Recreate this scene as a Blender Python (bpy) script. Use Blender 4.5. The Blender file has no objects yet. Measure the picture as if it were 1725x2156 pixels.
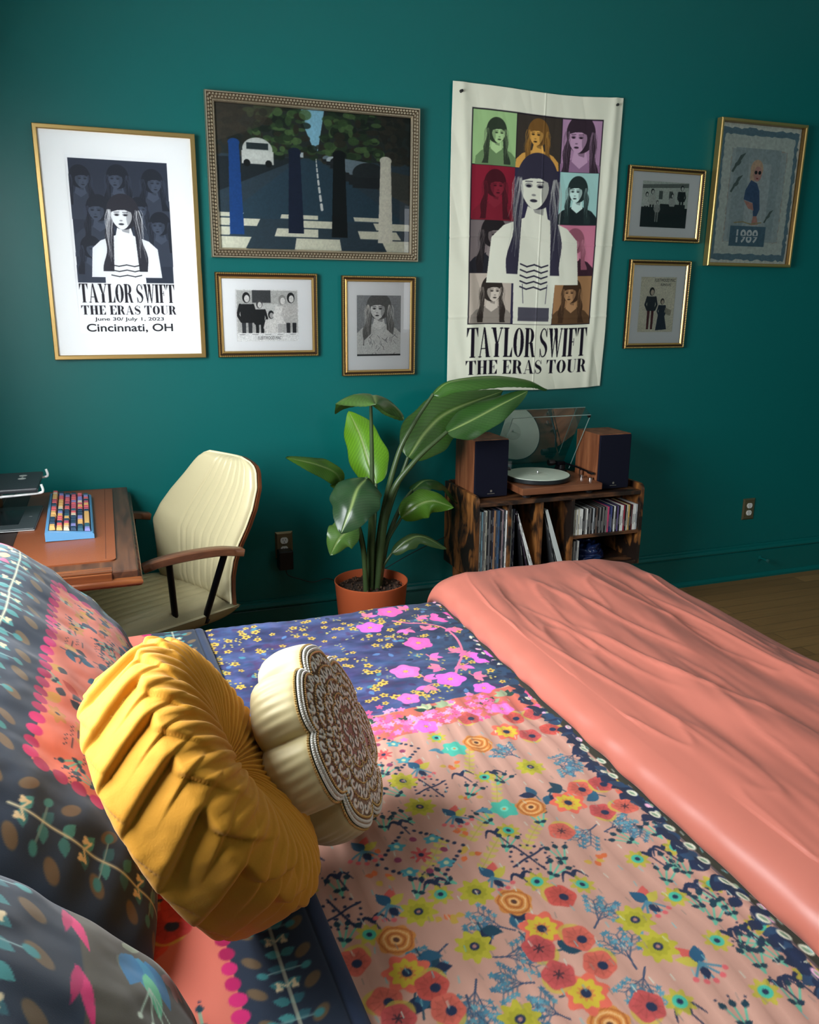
import bpy, bmesh, math, random
import numpy as np
from mathutils import Vector, Matrix

# ------------------------------------------------------------------ camera, world, lights, exposure
SC = bpy.context.scene
COL = SC.collection
R_ = math.radians

cam_data = bpy.data.cameras.new('camera')
cam_data.sensor_fit = 'HORIZONTAL'
cam_data.sensor_width = 36.0
cam_data.lens = 36.0 * 1722.4 / 1725.0
cam_data.clip_start = 0.05
cam = bpy.data.objects.new('camera', cam_data)
COL.objects.link(cam)
_r = Vector((0.93956269, -0.34228794, 0.00780429))
_u = Vector((0.07940543, 0.24002348, 0.96751409))
_f = Vector((0.33304162, 0.90842044, -0.25269663))
_m = Matrix(((_r.x, _u.x, -_f.x, 0.0), (_r.y, _u.y, -_f.y, -3.65), (_r.z, _u.z, -_f.z, 1.593), (0, 0, 0, 1)))
cam.matrix_world = _m
SC.camera = cam

world = bpy.data.worlds.new('daylight')
SC.world = world
world.use_nodes = True
_bg = world.node_tree.nodes['Background']
_bg.inputs['Color'].default_value = (0.80, 0.90, 1.0, 1)
_bg.inputs['Strength'].default_value = 1.0


def area(name, loc, target, sx, sy, power, color):
    d = bpy.data.lights.new(name, 'AREA')
    d.shape = 'RECTANGLE'
    d.size, d.size_y = sx, sy
    d.energy = power
    d.color = color
    o = bpy.data.objects.new(name, d)
    COL.objects.link(o)
    o.location = loc
    o.rotation_euler = (Vector(target) - Vector(loc)).to_track_quat('-Z', 'Y').to_euler()
    return o


# daylight through the side window, plus an added rear fill (each lamp sits just outside its pane)
area('window_daylight_side', (-0.84, -1.90, 1.66), (0.7, -2.0, 1.0), 1.65, 1.30, 132, (0.93, 0.97, 1.0))
area('added_rear_fill', (3.7, -5.12, 1.75), (1.4, 0.0, 1.0), 1.4, 1.3, 17, (0.95, 0.98, 1.0))  # added fill for the faces turned to the camera

SC.view_settings.view_transform = 'Standard'
SC.view_settings.look = 'None'
SC.view_settings.gamma = 1.0
SC.view_settings.use_curve_mapping = False
SC.view_settings.exposure = 0.2

random.seed(7)
RNG = np.random.default_rng(7)


# ------------------------------------------------------------------ colours and materials
def lin(c):
    c = np.asarray(c, float) / 255.0
    return np.where(c <= 0.04045, c / 12.92, ((c + 0.055) / 1.055) ** 2.4)


def rgba(c):
    l = lin(c)
    return (float(l[0]), float(l[1]), float(l[2]), 1.0)


def mat(name, col=(128, 128, 128), rough=0.5, metal=0.0, spec=0.5, bump=None, coat=0.0, sheen=0.0, vcol=False,
        translucent=0.0, noise=None):
    """principled material; bump=(scale, strength), noise=(scale, amount) varies the value, vcol reads the printed pattern"""
    m = bpy.data.materials.new(name)
    m.use_nodes = True
    nt = m.node_tree
    b = nt.nodes['Principled BSDF']
    b.inputs['Base Color'].default_value = rgba(col)
    b.inputs['Roughness'].default_value = rough
    b.inputs['Metallic'].default_value = metal
    b.inputs['Specular IOR Level'].default_value = spec
    b.inputs['Coat Weight'].default_value = coat
    b.inputs['Coat Roughness'].default_value = 0.1
    b.inputs['Sheen Weight'].default_value = sheen
    src = None
    if vcol:
        a = nt.nodes.new('ShaderNodeAttribute')
        a.attribute_name = 'Col'
        src = a.outputs['Color']
        nt.links.new(src, b.inputs['Base Color'])
    if noise:
        tc = nt.nodes.new('ShaderNodeTexCoord')
        n = nt.nodes.new('ShaderNodeTexNoise')
        n.inputs['Scale'].default_value = noise[0]
        n.inputs['Detail'].default_value = 5
        nt.links.new(tc.outputs['Object'], n.inputs['Vector'])
        mr = nt.nodes.new('ShaderNodeMapRange')
        mr.inputs['To Min'].default_value = 1 - noise[1]
        mr.inputs['To Max'].default_value = 1 + noise[1]
        nt.links.new(n.outputs['Fac'], mr.inputs['Value'])
        h = nt.nodes.new('ShaderNodeHueSaturation')
        if src:
            nt.links.new(src, h.inputs['Color'])
        else:
            h.inputs['Color'].default_value = rgba(col)
        nt.links.new(mr.outputs['Result'], h.inputs['Value'])
        nt.links.new(h.outputs['Color'], b.inputs['Base Color'])
        src = h.outputs['Color']
    if bump:
        tc = nt.nodes.new('ShaderNodeTexCoord')
        n = nt.nodes.new('ShaderNodeTexNoise')
        n.inputs['Scale'].default_value = bump[0]
        n.inputs['Detail'].default_value = 4
        nt.links.new(tc.outputs['Object'], n.inputs['Vector'])
        bp = nt.nodes.new('ShaderNodeBump')
        bp.inputs['Strength'].default_value = bump[1]
        bp.inputs['Distance'].default_value = 0.004
        nt.links.new(n.outputs['Fac'], bp.inputs['Height'])
        nt.links.new(bp.outputs['Normal'], b.inputs['Normal'])
    if translucent:
        t = nt.nodes.new('ShaderNodeBsdfTranslucent')
        if src:
            nt.links.new(src, t.inputs['Color'])
        else:
            t.inputs['Color'].default_value = rgba(col)
        mx = nt.nodes.new('ShaderNodeMixShader')
        mx.inputs['Fac'].default_value = translucent
        nt.links.new(b.outputs[0], mx.inputs[1])
        nt.links.new(t.outputs[0], mx.inputs[2])
        nt.links.new(mx.outputs[0], nt.nodes['Material Output'].inputs['Surface'])
    return m


def wood(name, c1, c2, c3, scale, stretch, rough=0.4, blotch=None, spec=0.5, rot=(0, 0, 0)):
    """streaky wood: noise stretched along one axis, with optional dark rustic blotches"""
    m = bpy.data.materials.new(name)
    m.use_nodes = True
    nt = m.node_tree
    b = nt.nodes['Principled BSDF']
    b.inputs['Roughness'].default_value = rough
    b.inputs['Specular IOR Level'].default_value = spec
    tc = nt.nodes.new('ShaderNodeTexCoord')
    mp = nt.nodes.new('ShaderNodeMapping')
    mp.inputs['Scale'].default_value = stretch
    mp.inputs['Rotation'].default_value = rot
    nt.links.new(tc.outputs['Object'], mp.inputs['Vector'])
    n = nt.nodes.new('ShaderNodeTexNoise')
    n.inputs['Scale'].default_value = scale
    n.inputs['Detail'].default_value = 8
    n.inputs['Distortion'].default_value = 0.6
    nt.links.new(mp.outputs['Vector'], n.inputs['Vector'])
    cr = nt.nodes.new('ShaderNodeValToRGB')
    cr.color_ramp.elements[0].position = 0.3
    cr.color_ramp.elements[0].color = rgba(c1)
    cr.color_ramp.elements[1].position = 0.7
    cr.color_ramp.elements[1].color = rgba(c3)
    e = cr.color_ramp.elements.new(0.5)
    e.color = rgba(c2)
    nt.links.new(n.outputs['Fac'], cr.inputs['Fac'])
    out = cr.outputs['Color']
    if blotch:
        n2 = nt.nodes.new('ShaderNodeTexNoise')
        n2.inputs['Scale'].default_value = blotch[0]
        n2.inputs['Detail'].default_value = 6
        n2.inputs['Distortion'].default_value = 1.2
        mp2 = nt.nodes.new('ShaderNodeMapping')
        mp2.inputs['Scale'].default_value = blotch[2]
        nt.links.new(tc.outputs['Object'], mp2.inputs['Vector'])
        nt.links.new(mp2.outputs['Vector'], n2.inputs['Vector'])
        r2 = nt.nodes.new('ShaderNodeValToRGB')
        r2.color_ramp.elements[0].position = 0.44
        r2.color_ramp.elements[1].position = 0.58
        nt.links.new(n2.outputs['Fac'], r2.inputs['Fac'])
        mx = nt.nodes.new('ShaderNodeMix')
        mx.data_type = 'RGBA'
        mx.inputs['A'].default_value = rgba(blotch[1])
        nt.links.new(r2.outputs['Color'], mx.inputs['Factor'])
        nt.links.new(out, mx.inputs['B'])
        out = mx.outputs['Result']
    nt.links.new(out, b.inputs['Base Color'])
    bp = nt.nodes.new('ShaderNodeBump')
    bp.inputs['Strength'].default_value = 0.15
    bp.inputs['Distance'].default_value = 0.002
    nt.links.new(n.outputs['Fac'], bp.inputs['Height'])
    nt.links.new(bp.outputs['Normal'], b.inputs['Normal'])
    return m


def clear(name, tint=(255, 255, 255), gloss=1.0, rough=0.0, fres=True, diffuse=0.0):
    """thin clear sheet: mostly see-through, with a mirror reflection that grows at grazing angles"""
    m = bpy.data.materials.new(name)
    m.use_nodes = True
    nt = m.node_tree
    nt.nodes.remove(nt.nodes['Principled BSDF'])
    t = nt.nodes.new('ShaderNodeBsdfTransparent')
    t.inputs['Color'].default_value = rgba(tint)
    g = nt.nodes.new('ShaderNodeBsdfGlossy')
    g.inputs['Roughness'].default_value = rough
    mx = nt.nodes.new('ShaderNodeMixShader')
    if fres:
        f = nt.nodes.new('ShaderNodeFresnel')
        f.inputs['IOR'].default_value = 1.45
        k = nt.nodes.new('ShaderNodeMath')
        k.operation = 'MULTIPLY'
        k.inputs[1].default_value = gloss
        nt.links.new(f.outputs[0], k.inputs[0])
        nt.links.new(k.outputs[0], mx.inputs['Fac'])
    else:
        mx.inputs['Fac'].default_value = gloss
    nt.links.new(t.outputs[0], mx.inputs[1])
    nt.links.new(g.outputs[0], mx.inputs[2])
    nt.links.new(mx.outputs[0], nt.nodes['Material Output'].inputs['Surface'])
    return m


TEAL = mat('teal_wall_paint', (0, 99, 96), 0.42, spec=0.35, bump=(260, 0.05))
TEAL_TRIM = mat('teal_trim_paint', (0, 96, 92), 0.35, spec=0.45)
WHITE = mat('white_paint', (236, 234, 228), 0.7)
GOLD = mat('brushed_gold', (200, 168, 106), 0.32, 0.85, bump=(400, 0.05))
GOLD_DARK = mat('aged_gold', (150, 118, 70), 0.34, 0.9, bump=(300, 0.15))
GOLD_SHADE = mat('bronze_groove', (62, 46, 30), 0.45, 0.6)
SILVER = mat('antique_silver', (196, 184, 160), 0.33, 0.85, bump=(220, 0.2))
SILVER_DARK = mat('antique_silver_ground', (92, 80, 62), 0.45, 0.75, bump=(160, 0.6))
MATBOARD = mat('white_mat_board', (240, 243, 243), 0.85)
PRINT = mat('printed_paper', vcol=True, rough=0.6, spec=0.3)
CLOTH_PRINT = mat('printed_cotton', vcol=True, rough=0.9, spec=0.15, bump=(900, 0.12), sheen=0.15)
QUILT_PRINT = mat('printed_quilt_cotton', vcol=True, rough=0.85, spec=0.2, bump=(700, 0.12), sheen=0.1)
GLASS = clear('picture_glass')
PANE = clear('window_glass', gloss=0.04, fres=False)
ACRYLIC = clear('clear_acrylic', tint=(240, 245, 243), gloss=.5, fres=True)
INK = mat('black_ink', (22, 20, 28), 0.7)
INK_WHITE = mat('white_ink', (232, 236, 236), 0.7)
BLACK_PLASTIC = mat('black_plastic', (14, 14, 16), 0.4)
BLACK_METAL = mat('black_metal', (16, 18, 26), 0.35, 0.6)
STEEL = mat('polished_steel', (220, 220, 220), 0.18, 1.0)
WHITE_METAL = mat('white_wire', (226, 228, 226), 0.35)


# ------------------------------------------------------------------ object helpers
def link(name, me, parent=None, loc=None):
    o = bpy.data.objects.new(name, me)
    COL.objects.link(o)
    if parent:
        o.parent = parent
    if loc is not None:
        o.location = loc
    return o


def tag(o, label, cat, group=None):
    o['label'] = label
    o['category'] = cat
    if group:
        o['group'] = group
    return o


def thing(name, label, cat, loc=(0, 0, 0), rz=0.0, group=None, rot=None):
    o = bpy.data.objects.new(name, None)
    o.empty_display_size = 0.05
    COL.objects.link(o)
    o.location = loc
    o.rotation_euler = rot if rot else (0, 0, rz)
    return tag(o, label, cat, group)


def copy_tree(o, parent=None):
    c = o.copy()
    COL.objects.link(c)
    if parent:
        c.parent = parent
    for ch in o.children:
        copy_tree(ch, c)
    return c


class MB:
    """collects shapes into one mesh"""

    def __init__(s):
        s.v, s.f, s.mi = [], [], []
        s.m = 0

    def add(s, vs, fs):
        k = len(s.v)
        s.v += [tuple(map(float, p)) for p in vs]
        s.f += [tuple(i + k for i in f) for f in fs]
        s.mi += [s.m] * len(fs)
        return s

    def box(s, x0, x1, y0, y1, z0, z1, bevel=0.0, M=None):
        if bevel > 0:
            bm = bmesh.new()
            bmesh.ops.create_cube(bm, size=1.0)
            for v in bm.verts:
                v.co = Vector((x0 + (v.co.x + .5) * (x1 - x0), y0 + (v.co.y + .5) * (y1 - y0), z0 + (v.co.z + .5) * (z1 - z0)))
            bmesh.ops.bevel(bm, geom=bm.edges[:], offset=bevel, segments=2, affect='EDGES', profile=0.5)
            if M is not None:
                bm.transform(M)
            bm.verts.index_update()
            s.add([v.co for v in bm.verts], [[v.index for v in f.verts] for f in bm.faces])
            bm.free()
            return s
        vs = [(x0, y0, z0), (x1, y0, z0), (x1, y1, z0), (x0, y1, z0), (x0, y0, z1), (x1, y0, z1), (x1, y1, z1), (x0, y1, z1)]
        if M is not None:
            vs = [M @ Vector(p) for p in vs]
        return s.add(vs, [(0, 3, 2, 1), (4, 5, 6, 7), (0, 1, 5, 4), (1, 2, 6, 5), (2, 3, 7, 6), (3, 0, 4, 7)])

    def tube(s, pts, r, n=10, cap=True):
        P = [Vector(p) for p in pts]
        rs = r if hasattr(r, '__len__') else [r] * len(P)
        T = [(P[min(i + 1, len(P) - 1)] - P[max(i - 1, 0)]).normalized() for i in range(len(P))]
        ref = Vector((0, 0, 1)) if abs(T[0].z) < 0.9 else Vector((1, 0, 0))
        A = T[0].cross(ref).normalized()
        vs = []
        for i, p in enumerate(P):
            A = (A - T[i] * A.dot(T[i])).normalized()
            B = T[i].cross(A)
            for k in range(n):
                a = 2 * math.pi * k / n
                vs.append(p + (A * math.cos(a) + B * math.sin(a)) * rs[i])
        fs = []
        for i in range(len(P) - 1):
            for k in range(n):
                k2 = (k + 1) % n
                fs.append((i * n + k, i * n + k2, (i + 1) * n + k2, (i + 1) * n + k))
        if cap:
            fs.append(tuple(reversed(range(n))))
            fs.append(tuple((len(P) - 1) * n + k for k in range(n)))
        return s.add(vs, fs)

    def lathe(s, prof, n=32, c=(0, 0, 0), M=None, closed=False):
        vs, fs = [], []
        for r, z in prof:
            for k in range(n):
                a = 2 * math.pi * k / n
                p = Vector((r * math.cos(a), r * math.sin(a), z)) + Vector(c)
                vs.append(M @ p if M is not None else p)
        for i in range(len(prof) - 1):
            for k in range(n):
                k2 = (k + 1) % n
                fs.append((i * n + k, i * n + k2, (i + 1) * n + k2, (i + 1) * n + k))
        if prof[0][0] > 1e-6:
            fs.append(tuple(reversed(range(n))))
        if prof[-1][0] > 1e-6:
            fs.append(tuple((len(prof) - 1) * n + k for k in range(n)))
        return s.add(vs, fs)

    def ball(s, c, r, n=6, sq=(1, 1, 1)):
        vs, fs = [], []
        rows = max(3, n // 2 + 1)
        for i in range(rows + 1):
            ph = math.pi * i / rows
            for k in range(n):
                a = 2 * math.pi * k / n
                vs.append((c[0] + r * sq[0] * math.sin(ph) * math.cos(a), c[1] + r * sq[1] * math.sin(ph) * math.sin(a), c[2] + r * sq[2] * math.cos(ph)))
        for i in range(rows):
            for k in range(n):
                k2 = (k + 1) % n
                fs.append((i * n + k, (i + 1) * n + k, (i + 1) * n + k2, i * n + k2))
        return s.add(vs, fs)

    def prism(s, poly, axis, a, b):
        """extrude a 2-D outline along an axis from a to b"""
        def P(p, t):
            return {'x': (t, p[0], p[1]), 'y': (p[0], t, p[1]), 'z': (p[0], p[1], t)}[axis]
        n = len(poly)
        vs = [P(p, a) for p in poly] + [P(p, b) for p in poly]
        fs = [(i, (i + 1) % n, n + (i + 1) % n, n + i) for i in range(n)]
        fs += [tuple(reversed(range(n))), tuple(range(n, 2 * n))]
        return s.add(vs, fs)

    def build(s, name, mats, parent=None, smooth=False, loc=None, sharp=None):
        me = bpy.data.meshes.new(name)
        me.from_pydata(s.v, [], s.f)
        for m in (mats if isinstance(mats, (list, tuple)) else [mats]):
            me.materials.append(m)
        if any(s.mi):
            me.polygons.foreach_set('material_index', s.mi)
        bm = bmesh.new()
        bm.from_mesh(me)
        bmesh.ops.recalc_face_normals(bm, faces=bm.faces)
        bm.to_mesh(me)
        bm.free()
        if smooth:
            me.polygons.foreach_set('use_smooth', [True] * len(me.polygons))
            me.set_sharp_from_angle(angle=R_(sharp if sharp else 40))
        me.update()
        return link(name, me, parent, loc)


def grid_mesh(name, P, mats, parent=None, col=None, smooth=True, flip=False, loc=None):
    """P: array [ny, nx, 3] of points -> one quad sheet, optional colour per point"""
    ny, nx = P.shape[:2]
    me = bpy.data.meshes.new(name)
    nv = nx * ny
    idx = np.arange(nv, dtype=np.int32).reshape(ny, nx)
    q = np.stack([idx[:-1, :-1], idx[:-1, 1:], idx[1:, 1:], idx[1:, :-1]], -1).reshape(-1, 4)
    if flip:
        q = q[:, ::-1]
    nf = len(q)
    me.vertices.add(nv)
    me.vertices.foreach_set('co', np.ascontiguousarray(P, dtype=np.float32).ravel())
    me.loops.add(nf * 4)
    me.loops.foreach_set('vertex_index', np.ascontiguousarray(q, dtype=np.int32).ravel())
    me.polygons.add(nf)
    me.polygons.foreach_set('loop_start', np.arange(0, nf * 4, 4, dtype=np.int32))
    me.update(calc_edges=True)
    me.polygons.foreach_set('use_smooth', np.full(nf, smooth))
    for m in (mats if isinstance(mats, (list, tuple)) else [mats]):
        me.materials.append(m)
    if col is not None:
        a = me.color_attributes.new('Col', 'FLOAT_COLOR', 'POINT')
        c4 = np.ones((nv, 4), np.float32)
        c4[:, :3] = lin(np.clip(col.reshape(-1, 3), 0, 255))
        a.data.foreach_set('color', c4.ravel())
    me.validate()
    return link(name, me, parent, loc)


def vnoise(x, y, seed=0):
    """smooth 2-D value noise, arrays in, about -1..1 out"""
    xi, yi = np.floor(x).astype(np.int64), np.floor(y).astype(np.int64)
    fx, fy = x - xi, y - yi
    fx, fy = fx * fx * (3 - 2 * fx), fy * fy * (3 - 2 * fy)

    def h(a, b):
        v = (a * 374761393 + b * 668265263 + seed * 974634777) & 0xffffffff
        v = ((v ^ (v >> 13)) * 1274126177) & 0xffffffff
        return ((v ^ (v >> 16)) & 0xffff) / 32767.5 - 1
    return ((h(xi, yi) * (1 - fx) + h(xi + 1, yi) * fx) * (1 - fy) + (h(xi, yi + 1) * (1 - fx) + h(xi + 1, yi + 1) * fx) * fy)


def fbm(x, y, seed=0, o=4):
    s, a = 0, 1.0
    for k in range(o):
        s = s + a * vnoise(x * 2 ** k, y * 2 ** k, seed + k)
        a *= 0.5
    return s


def smooth_path(pts, n):
    """Catmull-Rom through the points"""
    P = np.array(pts, float)
    P = np.vstack([2 * P[0] - P[1], P, 2 * P[-1] - P[-2]])
    m = len(P) - 3
    out = []
    for t in np.linspace(0, m, n):
        i = min(int(t), m - 1)
        u = t - i
        a, b, c, d = P[i:i + 4]
        out.append(0.5 * (2 * b + (c - a) * u + (2 * a - 5 * b + 4 * c - d) * u * u + (3 * b - a - 3 * c + d) * u ** 3))
    return np.array(out)


class Cv:
    """a printed pattern: metres across, painted with flat shapes, then laid on a fine sheet"""

    def __init__(s, x0, x1, y0, y1, res, bg):
        s.x = np.linspace(x0, x1, int(round((x1 - x0) / res)) + 1)
        s.y = np.linspace(y0, y1, int(round((y1 - y0) / res)) + 1)
        s.res = res
        s.clip = None
        s.a = np.empty((len(s.y), len(s.x), 3))
        s.a[:] = bg

    def sl(s, xa, xb, ya, yb):
        if s.clip:
            xa, xb = max(xa, s.clip[0]), min(xb, s.clip[1])
            ya, yb = max(ya, s.clip[2]), min(yb, s.clip[3])
            if xa >= xb or ya >= yb:
                return None
        i0, i1 = np.searchsorted(s.x, [xa - s.res, xb + s.res])
        j0, j1 = np.searchsorted(s.y, [ya - s.res, yb + s.res])
        if i1 <= i0 or j1 <= j0:
            return None
        X, Y = np.meshgrid(s.x[i0:i1], s.y[j0:j1])
        return (slice(j0, j1), slice(i0, i1)), X, Y

    def put(s, k, cov, col, al=1.0):
        c = (np.clip(cov, 0, 1) * al)[..., None]
        s.a[k] = s.a[k] * (1 - c) + np.asarray(col, float) * c

    def rect(s, xa, xb, ya, yb, col, al=1.0):
        r = s.sl(xa, xb, ya, yb)
        if r:
            k, X, Y = r
            d = np.minimum(np.minimum(X - xa, xb - X), np.minimum(Y - ya, yb - Y))
            s.put(k, d / s.res + .5, col, al)

    def poly(s, pts, col, al=1.0):
        P = np.array(pts, float)
        r = s.sl(P[:, 0].min(), P[:, 0].max(), P[:, 1].min(), P[:, 1].max())
        if not r:
            return
        k, X, Y = r
        cov = np.zeros(X.shape)
        for ox, oy in ((-.25, -.25), (.25, -.25), (-.25, .25), (.25, .25)):
            ins = np.zeros(X.shape, bool)
            xx, yy = X + ox * s.res, Y + oy * s.res
            for i in range(len(P)):
                xa, ya = P[i]
                xb, yb = P[(i + 1) % len(P)]
                if ya == yb:
                    continue
                c = (ya > yy) != (yb > yy)
                ins ^= c & (xx < (xb - xa) * (yy - ya) / (yb - ya) + xa)
            cov += ins * .25
        s.put(k, cov, col, al)

    def ell(s, cx, cy, rx, ry, col, rot=0.0, al=1.0, n=0, amp=0.0, ph=0.0):
        """ellipse, or a petalled shape when n > 0"""
        R = max(rx, ry) * (1 + abs(amp))
        r = s.sl(cx - R, cx + R, cy - R, cy + R)
        if not r:
            return
        k, X, Y = r
        c, sn = math.cos(rot), math.sin(rot)
        x = ((X - cx) * c + (Y - cy) * sn) / rx
        y = (-(X - cx) * sn + (Y - cy) * c) / ry
        d = np.sqrt(x * x + y * y)
        lim = 1.0
        if n:
            lim = 1 + amp * np.cos(n * np.arctan2(y, x) + ph)
        s.put(k, (lim - d) * min(rx, ry) / s.res + .5, col, al)

    def line(s, pts, w, col, w2=None, al=1.0):
        P = np.array(pts, float)
        m = len(P) - 1
        for i in range(m):
            wa = w if w2 is None else w + (w2 - w) * i / m
            wb = w if w2 is None else w + (w2 - w) * (i + 1) / m
            (xa, ya), (xb, yb) = P[i], P[i + 1]
            W = max(wa, wb)
            r = s.sl(min(xa, xb) - W, max(xa, xb) + W, min(ya, yb) - W, max(ya, yb) + W)
            if not r:
                continue
            k, X, Y = r
            L2 = (xb - xa) ** 2 + (yb - ya) ** 2 + 1e-12
            t = np.clip(((X - xa) * (xb - xa) + (Y - ya) * (yb - ya)) / L2, 0, 1)
            d = np.hypot(X - xa - t * (xb - xa), Y - ya - t * (yb - ya))
            s.put(k, ((wa + (wb - wa) * t) / 2 - d) / s.res + .5, col, al)

    def leaf(s, x, y, L, W, ang, col, al=1.0):
        t = np.linspace(0, 1, 9)
        w = W * np.sin(np.pi * t ** .8)
        ux, uy = math.cos(ang), math.sin(ang)
        a = [(x + ux * L * q - uy * k, y + uy * L * q + ux * k) for q, k in zip(t, w)]
        b = [(x + ux * L * q + uy * k, y + uy * L * q - ux * k) for q, k in zip(t, w)]
        s.poly(a + b[::-1], col, al)

    def grain(s, amt, scale, seed=1, o=3):
        X, Y = np.meshgrid(s.x, s.y)
        s.a *= (1 + amt * fbm(X * scale, Y * scale, seed, o))[..., None]

    def flat(s, name, m, parent, y=0.0, ox=0.0, oz=0.0):
        X, Y = np.meshgrid(s.x, s.y)
        P = np.stack([X + ox, np.full_like(X, y), Y + oz], -1)
        return grid_mesh(name, P, m, parent, s.a, smooth=False)


# ------------------------------------------------------------------ the room
XL, XR, YR, ZC = -0.66, 4.70, -4.95, 3.25


def struct(name, mb, m, smooth=False, parent=None):
    o = mb.build(name, m, parent, smooth)
    if parent is None:
        o['kind'] = 'structure'
    return o


def floor_material():
    m = bpy.data.materials.new('oak_floorboards')
    m.use_nodes = True
    nt = m.node_tree
    b = nt.nodes['Principled BSDF']
    b.inputs['Roughness'].default_value = 0.38
    tc = nt.nodes.new('ShaderNodeTexCoord')
    br = nt.nodes.new('ShaderNodeTexBrick')
    br.inputs['Scale'].default_value = 1.0
    br.inputs['Brick Width'].default_value = 1.5
    br.inputs['Row Height'].default_value = 0.09
    br.inputs['Mortar Size'].default_value = 0.0012
    br.inputs['Color1'].default_value = rgba((150, 112, 66))
    br.inputs['Color2'].default_value = rgba((128, 94, 54))
    br.inputs['Mortar'].default_value = rgba((60, 42, 26))
    nt.links.new(tc.outputs['Object'], br.inputs['Vector'])
    mp = nt.nodes.new('ShaderNodeMapping')
    mp.inputs['Scale'].default_value = (1.2, 22, 1)
    nt.links.new(tc.outputs['Object'], mp.inputs['Vector'])
    n = nt.nodes.new('ShaderNodeTexNoise')
    n.inputs['Scale'].default_value = 3.0
    n.inputs['Detail'].default_value = 8
    nt.links.new(mp.outputs['Vector'], n.inputs['Vector'])
    mr = nt.nodes.new('ShaderNodeMapRange')
    mr.inputs['To Min'].default_value = 0.7
    mr.inputs['To Max'].default_value = 1.25
    nt.links.new(n.outputs['Fac'], mr.inputs['Value'])
    h = nt.nodes.new('ShaderNodeHueSaturation')
    nt.links.new(br.outputs['Color'], h.inputs['Color'])
    nt.links.new(mr.outputs['Result'], h.inputs['Value'])
    nt.links.new(h.outputs['Color'], b.inputs['Base Color'])
    return m


struct('floor', MB().box(XL - .12, XR + .12, YR - .12, 0.12, -0.08, 0), floor_material())
struct('ceiling', MB().box(XL - .12, XR + .12, YR - .12, 0.12, ZC, ZC + .08), WHITE)
struct('wall_back', MB().box(XL - .12, XR + .12, 0, 0.12, 0, ZC), TEAL)
struct('wall_right', MB().box(XR, XR + .12, YR, 0, 0, ZC), TEAL)
WY0, WY1, WZ0, WZ1 = -2.75, -1.05, 1.05, 2.30
w = MB()
w.box(XL - .12, XL, YR, WY0, 0, ZC).box(XL - .12, XL, WY1, 0, 0, ZC)
w.box(XL - .12, XL, WY0, WY1, 0, WZ0).box(XL - .12, XL, WY0, WY1, WZ1, ZC)
struct('wall_left', w, TEAL)
VX0, VX1, VZ0, VZ1 = 3.00, 4.40, 1.05, 2.45
w = MB()
w.box(XL - .12, VX0, YR - .12, YR, 0, ZC).box(VX1, XR + .12, YR - .12, YR, 0, ZC)
w.box(VX0, VX1, YR - .12, YR, 0, VZ0).box(VX0, VX1, YR - .12, YR, VZ1, ZC)
struct('wall_front', w, TEAL)


def moulding(mb, w, h, prof, x0=0.0, z0=0.0):
    """rectangular frame: each profile point is (inset from the outer edge, y)"""
    k = len(prof)
    vs, fs = [], []
    for d, y in prof:
        vs += [(x0 + d, y, z0 + d), (x0 + w - d, y, z0 + d), (x0 + w - d, y, z0 + h - d), (x0 + d, y, z0 + h - d)]
    for i in range(k - 1):
        for j in range(4):
            j2 = (j + 1) % 4
            fs.append((i * 4 + j, i * 4 + j2, (i + 1) * 4 + j2, (i + 1) * 4 + j))
    return mb.add(vs, fs)


def window(name, w, h, M):
    fr = MB()
    moulding(fr, w, h, [(0, 0.12), (0, -0.015), (.05, -0.015), (.05, .06), (.05, .12)])
    fr.box(w / 2 - .02, w / 2 + .02, .03, .06, .05, h - .05)
    fr.box(.05, w - .05, .03, .06, h / 2 - .02, h / 2 + .02)
    fr.v = [tuple(M @ Vector(p)) for p in fr.v]
    o = fr.build(name, WHITE)
    o['kind'] = 'structure'
    p = MB().box(.05, w - .05, .042, .046, .05, h - .05, M=M)
    p.build('pane', PANE, o)
    return o


window('window_1', WY1 - WY0, WZ1 - WZ0, Matrix(((0, -1, 0, XL), (1, 0, 0, WY0), (0, 0, 1, WZ0), (0, 0, 0, 1))))
window('added_fill_window', VX1 - VX0, VZ1 - VZ0, Matrix(((1, 0, 0, VX0), (0, -1, 0, YR), (0, 0, 1, VZ0), (0, 0, 0, 1))))  # unseen rear window, added only to let in fill light

# baseboard with stepped cap and shoe
prof = [(0, 0), (-.030, 0), (-.030, .012), (-.020, .026), (-.017, .028), (-.017, .162), (-.013, .168), (-.024, .174), (-.026, .182), (-.020, .196), (-.010, .2), (-.008, .209), (0, .209)]
struct('baseboard_back', MB().prism(prof, 'x', XL, XR), TEAL_TRIM)
struct('baseboard_left', MB().prism([(XL - a, b) for a, b in prof], 'y', YR, 0), TEAL_TRIM)
struct('baseboard_right', MB().prism([(XR + a, b) for a, b in prof], 'y', YR, 0), TEAL_TRIM)


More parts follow.
